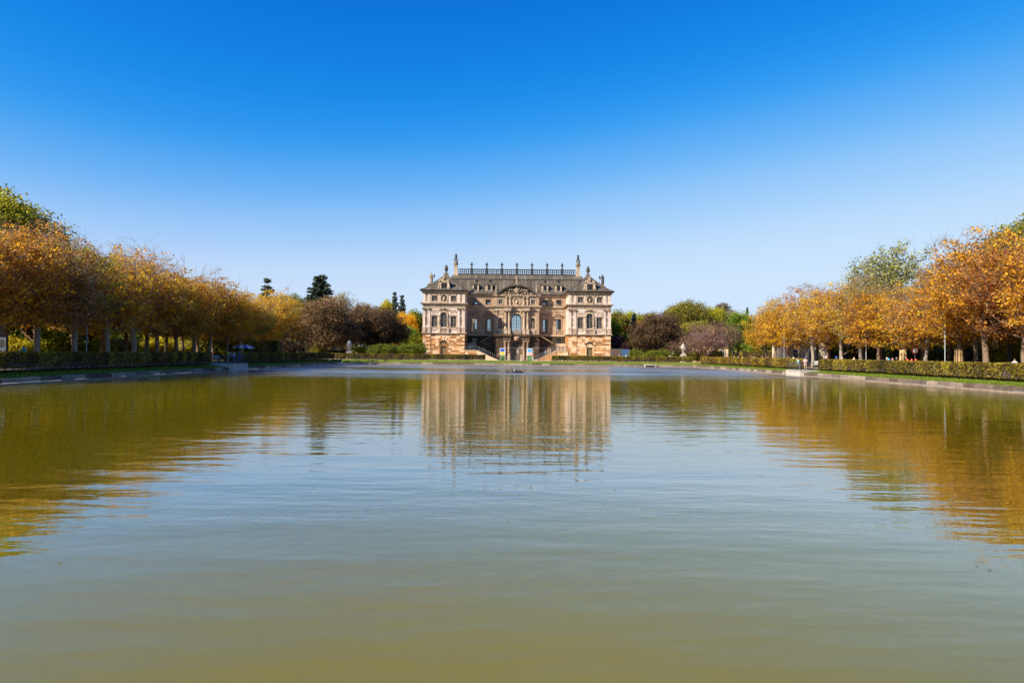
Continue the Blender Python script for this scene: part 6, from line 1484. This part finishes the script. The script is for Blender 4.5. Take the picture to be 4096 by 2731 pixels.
def bench(px, dp, lab, z=GZ):
    o = tag(empty('park_bench', (at(px, dp), dp, z)), lab, 'bench')
    for k in range(3): mb = MB(); mb.box(-.9, .9, -.2 + k * .16, -.07 + k * .16, .45, .49); mb.build('seat_slat', 'white_paint', o)
    for k in range(3): mb = MB(); mb.box(-.9, .9, .30 + k * .03, .33 + k * .03, .60 + k * .16, .73 + k * .16); mb.build('back_slat', 'white_paint', o)
    for s in (-.75, .75): mb = MB(); mb.box(s - .04, s + .04, -.2, .3, 0, .45); mb.box(s - .04, s + .04, .26, .32, .45, 1.1); mb.build('leg', 'iron', o)
bench(853, 104, 'white bench behind the left hedge beside a dark figure'); bench(530, 86, 'white bench behind the left hedge among the trunks'); bench(2922, 160, 'pale bench right of the yellow house'); bench(3278, 104, 'white bench behind right hedge near the platform')
o = tag(empty('parked_car', (at(1212, 166), 166, GZ)), 'dark car parked behind the far left hedge near people', 'car'); o.rotation_euler[2] = .15
mb = MB(); mb.prism([(-2.1, .3), (2.1, .3), (2.15, .7), (1.9, .95), (-1.9, .98), (-2.15, .7)], -.88, .88); bd = mb.build('body', 'car_paint', o)
mb = MB(); b0 = [(-1.55, -.84, .97), (1.15, -.84, .95), (1.15, .84, .95), (-1.55, .84, .97)]; b1 = [(-1.0, -.66, 1.52), (.45, -.66, 1.52), (.45, .66, 1.52), (-1.0, .66, 1.52)]
mb.add(b0 + b1, [(4, 5, 6, 7), (0, 1, 5, 4), (1, 2, 6, 5), (2, 3, 7, 6), (3, 0, 4, 7)]); mb.build('cabin', 'plastic_black', o)
for sx in (-1.3, 1.3):
    for sy in (-.82, .82):
        mb = MB(); n0 = len(mb.v); mb.lathe([(.30, -.1), (.33, -.07), (.33, .07), (.30, .1)], (0, 0, 0), 14)
        mb.v = [(sx + x, sy + z, .33 + y) for x, y, z in mb.v]; mb.build('wheel', 'rubber', o)
for sy in (-.6, .6): mb = MB(); mb.ball((2.1, sy, .72), .12, 8, 5, sx=.5); mb.build('headlight', 'plastic_white', o)

# ------------------------------------------------------------------ people: one continuous skinned body per pose
def skin_body(name, joints, bones):
    """joints: name -> (x,y,z,r); bones: (a, b, slot). Returns mesh with slots 0 shoe 1 legs 2 top 3 skin 4 hair"""
    ids = list(joints); me = bpy.data.meshes.new(name)
    me.from_pydata([joints[i][:3] for i in ids], [(ids.index(a), ids.index(b)) for a, b, _ in bones], [])
    ob = bpy.data.objects.new(name, me); COL.objects.link(ob)
    sk = ob.modifiers.new('skin', 'SKIN'); sk.use_smooth_shade = True
    if not me.skin_vertices: me.skin_vertices.new()
    for i, k in enumerate(ids):
        r = joints[k][3]; r = r if isinstance(r, tuple) else (r, r); me.skin_vertices[0].data[i].radius = r
    me.skin_vertices[0].data[ids.index('pelvis')].use_root = True
    for i, k in enumerate(ids):
        if k.endswith('_k0'): me.skin_vertices[0].data[i].use_root = True
    sb = ob.modifiers.new('sub', 'SUBSURF'); sb.levels = 1; sb.render_levels = 1
    dg = bpy.context.evaluated_depsgraph_get(); out = bpy.data.meshes.new_from_object(ob.evaluated_get(dg)); out.name = name
    bpy.data.objects.remove(ob)
    A = np.array([joints[a][:3] for a, b, s in bones]); Bv = np.array([joints[b][:3] for a, b, s in bones]); sl = [s for *_, s in bones]
    out.materials.clear()
    for m in ('cloth_black', 'cloth_denim', 'cloth_navy', 'skin', 'hair_dark'): out.materials.append(M(m))
    hc = np.array(joints['head'][:3])
    for p in out.polygons:
        c = np.array(p.center); t = np.clip(((c - A) * (Bv - A)).sum(1) / ((Bv - A) ** 2).sum(1), 0, 1); d = np.linalg.norm(A + (Bv - A) * t[:, None] - c, axis=1)
        s = sl[int(np.argmin(d))]
        if s == 3 and np.linalg.norm(c - hc) < .22 and (c[2] > hc[2] + .055 or (c[1] > hc[1] + .03 and c[2] > hc[2] - .07)): s = 4
        p.material_index = s; p.use_smooth = True
    return out
def pose(kind):
    J = {}; Bn = []
    def j(k, x, y, z, r): J[k] = (x, y, z, r)
    lean = {'stand': 0, 'walk': .03, 'lean': .5, 'ride': .42, 'look': .12}[kind]      # forward is -y
    j('pelvis', 0, 0, .95, (.165, .12)); 
    def up(z, r, k, fx=0, extra=0):
        h = z - .95; j(k, fx, -math.sin(lean) * h - extra, .95 + math.cos(lean) * h, r)
    up(1.15, (.15, .11), 'belly'); up(1.35, (.185, .125), 'chest'); up(1.46, (.13, .09), 'collar'); up(1.53, .058, 'neck', extra=.01)
    up(1.64, (.085, .10), 'head', extra=.02 + lean * .05); up(1.735, (.07, .085), 'crown', extra=.01 + lean * .05)
    hx, hy, hz = J['head'][:3]; j('nose', hx, hy - .105, hz + .005, .018); j('chin', hx, hy - .055, hz - .085, .045)
    Bn += [('pelvis', 'belly', 2), ('belly', 'chest', 2), ('chest', 'collar', 2), ('collar', 'neck', 2), ('neck', 'head', 3), ('head', 'crown', 3), ('head', 'nose', 3), ('head', 'chin', 3)]
    for s, nm in ((-1, 'l'), (1, 'r')):
        cx, cy, cz = J['collar'][:3]
        j(nm + 'sho', s * .175, cy + .005, cz - .045, .068)
        if kind == 'stand': el, wr = (s * .235, cy + .03, cz - .32), (s * .22, cy - .06, cz - .57)
        elif kind == 'walk': el, wr = (s * .235, cy + .10 * s, cz - .30), (s * .23, cy + .16 * s - .10, cz - .53)
        elif kind == 'look': el, wr = (s * .26, cy - .08, cz - .27), (s * .12, cy - .27, cz - .22)
        elif kind == 'lean': el, wr = (s * .24, cy - .10, cz - .27), (s * .18, cy - .24, cz - .47)
        else: el, wr = (s * .24, cy - .20, cz - .20), (s * .22, cy - .42, cz - .33)
        j(nm + 'elb', *el, .047); j(nm + 'wri', *wr, .034)
        d = Vector(wr) - Vector(el); d.normalize(); pm_ = Vector(wr) + d * .075; j(nm + 'palm', *pm_, (.036, .022))
        Bn += [('collar', nm + 'sho', 2), (nm + 'sho', nm + 'elb', 2), (nm + 'elb', nm + 'wri', 2), (nm + 'wri', nm + 'palm', 3)]
        side = d.cross(Vector((s, 0, 0.2))).normalized()
        for f, (off, ln) in enumerate(((-.028, .06), (-.010, .075), (.010, .07), (.027, .055))):
            b0 = pm_ + side * off * .9 - d * .01; b1 = b0 + d * ln * .55 + side * off * .15; b2 = b1 + (d * .75 + Vector((-s * .5, 0, 0))) * ln * .5
            for t, (q, r) in enumerate(((b0, .010), (b1, .009), (b2, .007))): j(f'{nm}f{f}_k{t}', *q, r)
            Bn += [(f'{nm}f{f}_k0', f'{nm}f{f}_k1', 3), (f'{nm}f{f}_k1', f'{nm}f{f}_k2', 3)]
        b0 = pm_ - d * .05 - side * .03; b1 = b0 + d * .03 - side * .03; b2 = b1 + d * .03 - side * .008
        for t, (q, r) in enumerate(((b0, .011), (b1, .010), (b2, .008))): j(f'{nm}t_k{t}', *q, r)
        Bn += [(f'{nm}t_k0', f'{nm}t_k1', 3), (f'{nm}t_k1', f'{nm}t_k2', 3)]
        if kind == 'ride': kn, an = (s * .13, -.36, .80 + .10 * s), (s * .12, -.20, .42 + .14 * s)
        elif kind == 'walk': kn, an = (s * .095, -.10 + .06 * s, .52), (s * .09, .10 + .22 * s, .10)
        else: kn, an = (s * .10, -.02, .50), (s * .105, .01, .09)
        j(nm + 'hip', s * .095, .0, .87, .092); j(nm + 'knee', *kn, .062); j(nm + 'calf', (kn[0] + an[0]) / 2, (kn[1] + an[1]) / 2 + .02, (kn[2] + an[2]) / 2 + .05, .058); j(nm + 'ank', *an, .042); j(nm + 'toe', an[0] + s * .02, an[1] - .15, an[2] - .045, (.042, .034)); j(nm + 'heel', an[0], an[1] + .04, an[2] - .04, .04)
        Bn += [('pelvis', nm + 'hip', 1), (nm + 'hip', nm + 'knee', 1), (nm + 'knee', nm + 'calf', 1), (nm + 'calf', nm + 'ank', 1), (nm + 'ank', nm + 'toe', 0), (nm + 'ank', nm + 'heel', 0)]
    return skin_body('body_' + kind, J, Bn), J
POSES = {k: pose(k) for k in ('stand', 'walk', 'lean', 'look', 'ride')}
def person(px, dp, kind, top, legs, hair, label, face=None, h=1.74, z=GZ, x=None, extra=None, group=None):
    me, J = POSES[kind]; s = h / 1.76
    xx = at(px, dp) if x is None else x
    o = bpy.data.objects.new('person', me); link(o); o.location = (xx, dp, z - .005); o.scale = (s, s, s)
    o.rotation_euler[2] = rnd.uniform(0, 6.28) if face is None else R(face)
    for sl, m in zip(o.material_slots, ('cloth_black', 'cloth_' + legs, 'cloth_' + top, 'skin', 'hair_' + hair if hair in ('dark', 'fair', 'grey') else 'cloth_' + hair)): sl.link = 'OBJECT'; sl.material = M(m)
    hx, hy, hz = J['head'][:3]
    if extra == 'cap':
        mb = MB(); mb.ball((hx, hy, hz + .06), .125, 10, 6, sz=.85); mb.box(hx - .08, hx + .08, hy - .22, hy - .08, hz + .05, hz + .07); mb.build('cap', 'cloth_' + hair if hair not in ('dark', 'fair', 'grey') else 'cloth_white', o)
    if extra and extra.startswith('pack'):
        cx, cy, cz = J['chest'][:3]; mb = MB(); mb.ball((0, cy + .2, cz + .06), .2, 10, 7, sx=.85, sy=.65, sz=1.25); b = mb.build('backpack', 'cloth_' + extra.split('_')[1], o)
    for e in (-1, 1):
        mb = MB(); mb.ball((hx + e * .035, hy - .092, hz + .028), .012, 6, 4); mb.build('eye', 'plastic_black', o)
    return tag(o, label, 'person', group)
# on the platforms (0 deg faces the camera, +90 faces right)
person(886, 93.6, 'lean', 'grey', 'beige', 'fair', 'person in grey top with lime backpack bending over left platform railing', 120, z=1.0, x=-38.9, extra='pack_lime')
person(905, 94.8, 'look', 'lilac', 'denim', 'red', 'person in lilac top and red cap on the left platform', 20, z=1.0, x=-38.6, h=1.6, extra='cap')
person(929, 95.6, 'stand', 'navy', 'denim', 'dark', 'person in dark jacket and jeans at right end of left platform', 250, z=1.0, x=-38.15, h=1.8)
person(3188, 96.2, 'lean', 'mint', 'grey', 'grey', 'person in mint top leaning over the right platform railing', 280, z=.80, x=40.55)
person(3218, 95.6, 'look', 'pink', 'beige', 'blue', 'person in blue cap and dark vest on the right platform', 330, z=.80, x=41.1, h=1.78, extra='cap')
person(3222, 96.9, 'stand', 'black', 'black', 'dark', 'person in black jacket behind the blue cap on right platform', 300, z=.80, x=41.6, h=1.72)
# before the palace
person(1994, 160.2, 'walk', 'rust', 'black', 'grey', 'walker in rust brown coat left of the blue and yellow poster', 200, h=1.78)
person(2041, 159.4, 'stand', 'black', 'black', 'fair', 'person in long black coat beside the left bollard', 15, h=1.88)
person(2133, 160.0, 'walk', 'orange', 'white', 'grey', 'walker in orange jacket and white trousers right of picture poster', 200, h=1.78)
# behind the left hedge
cyc = person(104, 62, 'ride', 'teal', 'black', 'brown', 'cyclist in bright teal jacket riding behind the left hedge', 265, z=GZ + .36, h=1.8)
person(837, 102, 'stand', 'black', 'black', 'dark', 'dark clad figure beside the white bench behind left hedge', 200, h=1.95)
for px, dp, k, t, l, hr, lab in ((1093, 160, 'stand', 'black', 'black', 'dark', 'person in black, leftmost of the group behind far left hedge'), (1106, 159, 'walk', 'lilac', 'denim', 'grey', 'person in pale lilac behind far left hedge'), (1114, 161, 'stand', 'beige', 'denim', 'fair', 'fair-haired person in beige right of the lilac one'), (1122, 160, 'stand', 'black', 'black', 'dark', 'person in black right of the person in beige'),
        (1148, 159, 'walk', 'pink', 'lilac', 'fair', 'fair-haired person in pink before the purple shrub'), (1181, 160, 'stand', 'green', 'black', 'white', 'cyclist in green jersey and white cap near dark car'), (1189, 158.5, 'stand', 'green', 'green', 'white', 'smaller cyclist in green beside the first'), (1199, 161, 'stand', 'white', 'navy', 'dark', 'person in white shirt left of the dark car'),
        (1230, 160, 'stand', 'brown', 'black', 'dark', 'person in brown right of the dark car'), (1250, 162, 'walk', 'black', 'black', 'fair', 'person in black before the yellow house left of palace'), (1426, 159.5, 'walk', 'white', 'navy', 'dark', 'person in white right of the left urn')):
    person(px, dp, k, t, l, hr, lab, extra='cap' if hr == 'white' else None, h=1.72)
# right of the palace
for px, dp, k, t, l, hr, lab in ((2477, 160, 'stand', 'pink', 'navy', 'fair', 'person in pink before the brown container'), (2505, 160, 'stand', 'white', 'denim', 'grey', 'person in white before the blue container'), (2680, 159.5, 'walk', 'cream', 'black', 'fair', 'left one of a pair below the right copper beech'), (2686, 160, 'stand', 'black', 'black', 'dark', 'right one, in black, of a pair below the right copper beech'),
        (2807, 159, 'stand', 'navy', 'denim', 'grey', 'person in navy at the bare beech trunk'), (2825, 159, 'stand', 'maroon', 'black', 'fair', 'person in maroon right of the bare beech trunk'), (2910, 150, 'stand', 'grey', 'black', 'dark', 'person in grey right of the yellow house'), (2937, 148, 'walk', 'white', 'denim', 'dark', 'person in white left of the clipped hedge block'), (2954, 134, 'walk', 'pink', 'denim', 'fair', 'person in pink before left end of clipped hedge block'),
        (2972, 136, 'walk', 'lilac', 'white', 'grey', 'person in pale lilac before the clipped hedge block'), (3008, 136, 'stand', 'black', 'black', 'dark', 'dark person in the group before the clipped hedge block'), (3017, 135, 'stand', 'white', 'denim', 'dark', 'person in white in the group before the clipped hedge block'), (3050, 122, 'stand', 'black', 'black', 'dark', 'person in black jacket right of the clipped hedge block'), (3072, 119, 'walk', 'red', 'denim', 'dark', 'person in bright red jacket behind the right hedge'),
        (3156, 112, 'stand', 'navy', 'navy', 'fair', 'person in navy behind the hedge left of right platform'), (3175, 111, 'stand', 'white', 'denim', 'fair', 'fair-haired person in white beside the navy one'), (3303, 99, 'walk', 'maroon', 'black', 'white', 'person in maroon with white cap right of the right platform'), (3347, 96, 'stand', 'navy', 'black', 'blue', 'person in navy with bright blue cap behind right hedge'), (3371, 95, 'stand', 'grey', 'black', 'grey', 'grey-haired person right of the bright blue cap'),
        (3417, 92, 'stand', 'cream', 'denim', 'fair', 'person in cream shirt behind right hedge'), (3476, 95, 'stand', 'maroon', 'black', 'dark', 'dark maroon figure beside the lamp post in right avenue'), (3550, 86, 'walk', 'grey', 'navy', 'white', 'person with white cap and blue backpack behind right hedge'), (3571, 88, 'stand', 'pink', 'denim', 'fair', 'person in pink right of the blue backpack'), (3586, 86, 'stand', 'black', 'black', 'grey', 'person in black right of the person in pink'),
        (4060, 61, 'stand', 'white', 'denim', 'dark', 'person in white shirt behind right hedge at picture edge')):
    person(px, dp, k, t, l, hr, lab, extra='pack_sky' if 'backpack behind' in lab else 'cap' if hr in ('white', 'blue') else None, h=1.78 if dp < 130 else 1.72)
person(2996, 135, 'stand', 'white', 'denim', 'dark', 'child in white before the clipped hedge block', h=1.3)
# the teal rider's bicycle
bx, by = cyc.location.x, cyc.location.y
o = tag(empty('bicycle', (bx, by, GZ), R(265)), 'bicycle under the rider in teal behind the left hedge', 'bicycle')
for yw in (-.62, .45):
    mb = MB(); mb.tube([(0, yw + .34 * math.cos(a), .35 + .34 * math.sin(a)) for a in np.linspace(0, 2 * math.pi, 19)], .02, 5); w_ = mb.build('wheel', 'rubber', o)
    mb = MB()
    for a in np.linspace(0, math.pi, 7)[:-1]: mb.tube([(0, yw + .33 * math.cos(a), .35 + .33 * math.sin(a)), (0, yw - .33 * math.cos(a), .35 - .33 * math.sin(a))], .004, 3)
    mb.build('spokes', 'steel', w_)
mb = MB(); mb.tube([(0, .45, .35), (0, -.05, .32), (0, .12, .85), (0, .45, .35)], .018, 6); mb.tube([(0, -.05, .32), (0, -.48, .82), (0, .10, .82)], .02, 6); mb.tube([(0, -.62, .35), (0, -.46, .95)], .018, 6); mb.build('frame', 'iron', o)
mb = MB(); mb.tube([(-.26, -.40, 1.05), (-.1, -.46, 1.0), (.1, -.46, 1.0), (.26, -.40, 1.05)], .016, 6); mb.build('handlebar', 'iron', o)
mb = MB(); mb.ball((0, .12, .95), .12, 8, 5, sx=.6, sy=1.1, sz=.4); mb.tube([(0, .12, .85), (0, .12, .93)], .015, 6); mb.build('saddle', 'plastic_black', o)

# a few fallen leaves afloat, one mass
nL = 40; yy = 9 + 70 * rngG.random(nL) ** 1.5; xx = rngG.uniform(-.7, .7, nL) * yy; a = rngG.uniform(0, 6.28, nL); sz = rngG.uniform(.02, .045, nL)
V = np.empty((nL, 4, 3))
for k in range(4):
    r_ = sz * (1.0 if k % 2 == 0 else .6); V[:, k, 0] = xx + r_ * np.cos(a + k * np.pi / 2); V[:, k, 1] = yy + r_ * np.sin(a + k * np.pi / 2); V[:, k, 2] = .006 + .012 * rngG.random(nL)
me = mesh_np('floating_leaves', V.reshape(-1, 3), np.arange(nL * 4).reshape(nL, 4), 'leaf_copper', tint=np.repeat(rngG.uniform(.1, .8, nL), 4))
o = bpy.data.objects.new('floating_leaves', me); link(o); tag(o, 'scattered brown leaves floating on the pond', 'leaves', kind='stuff')
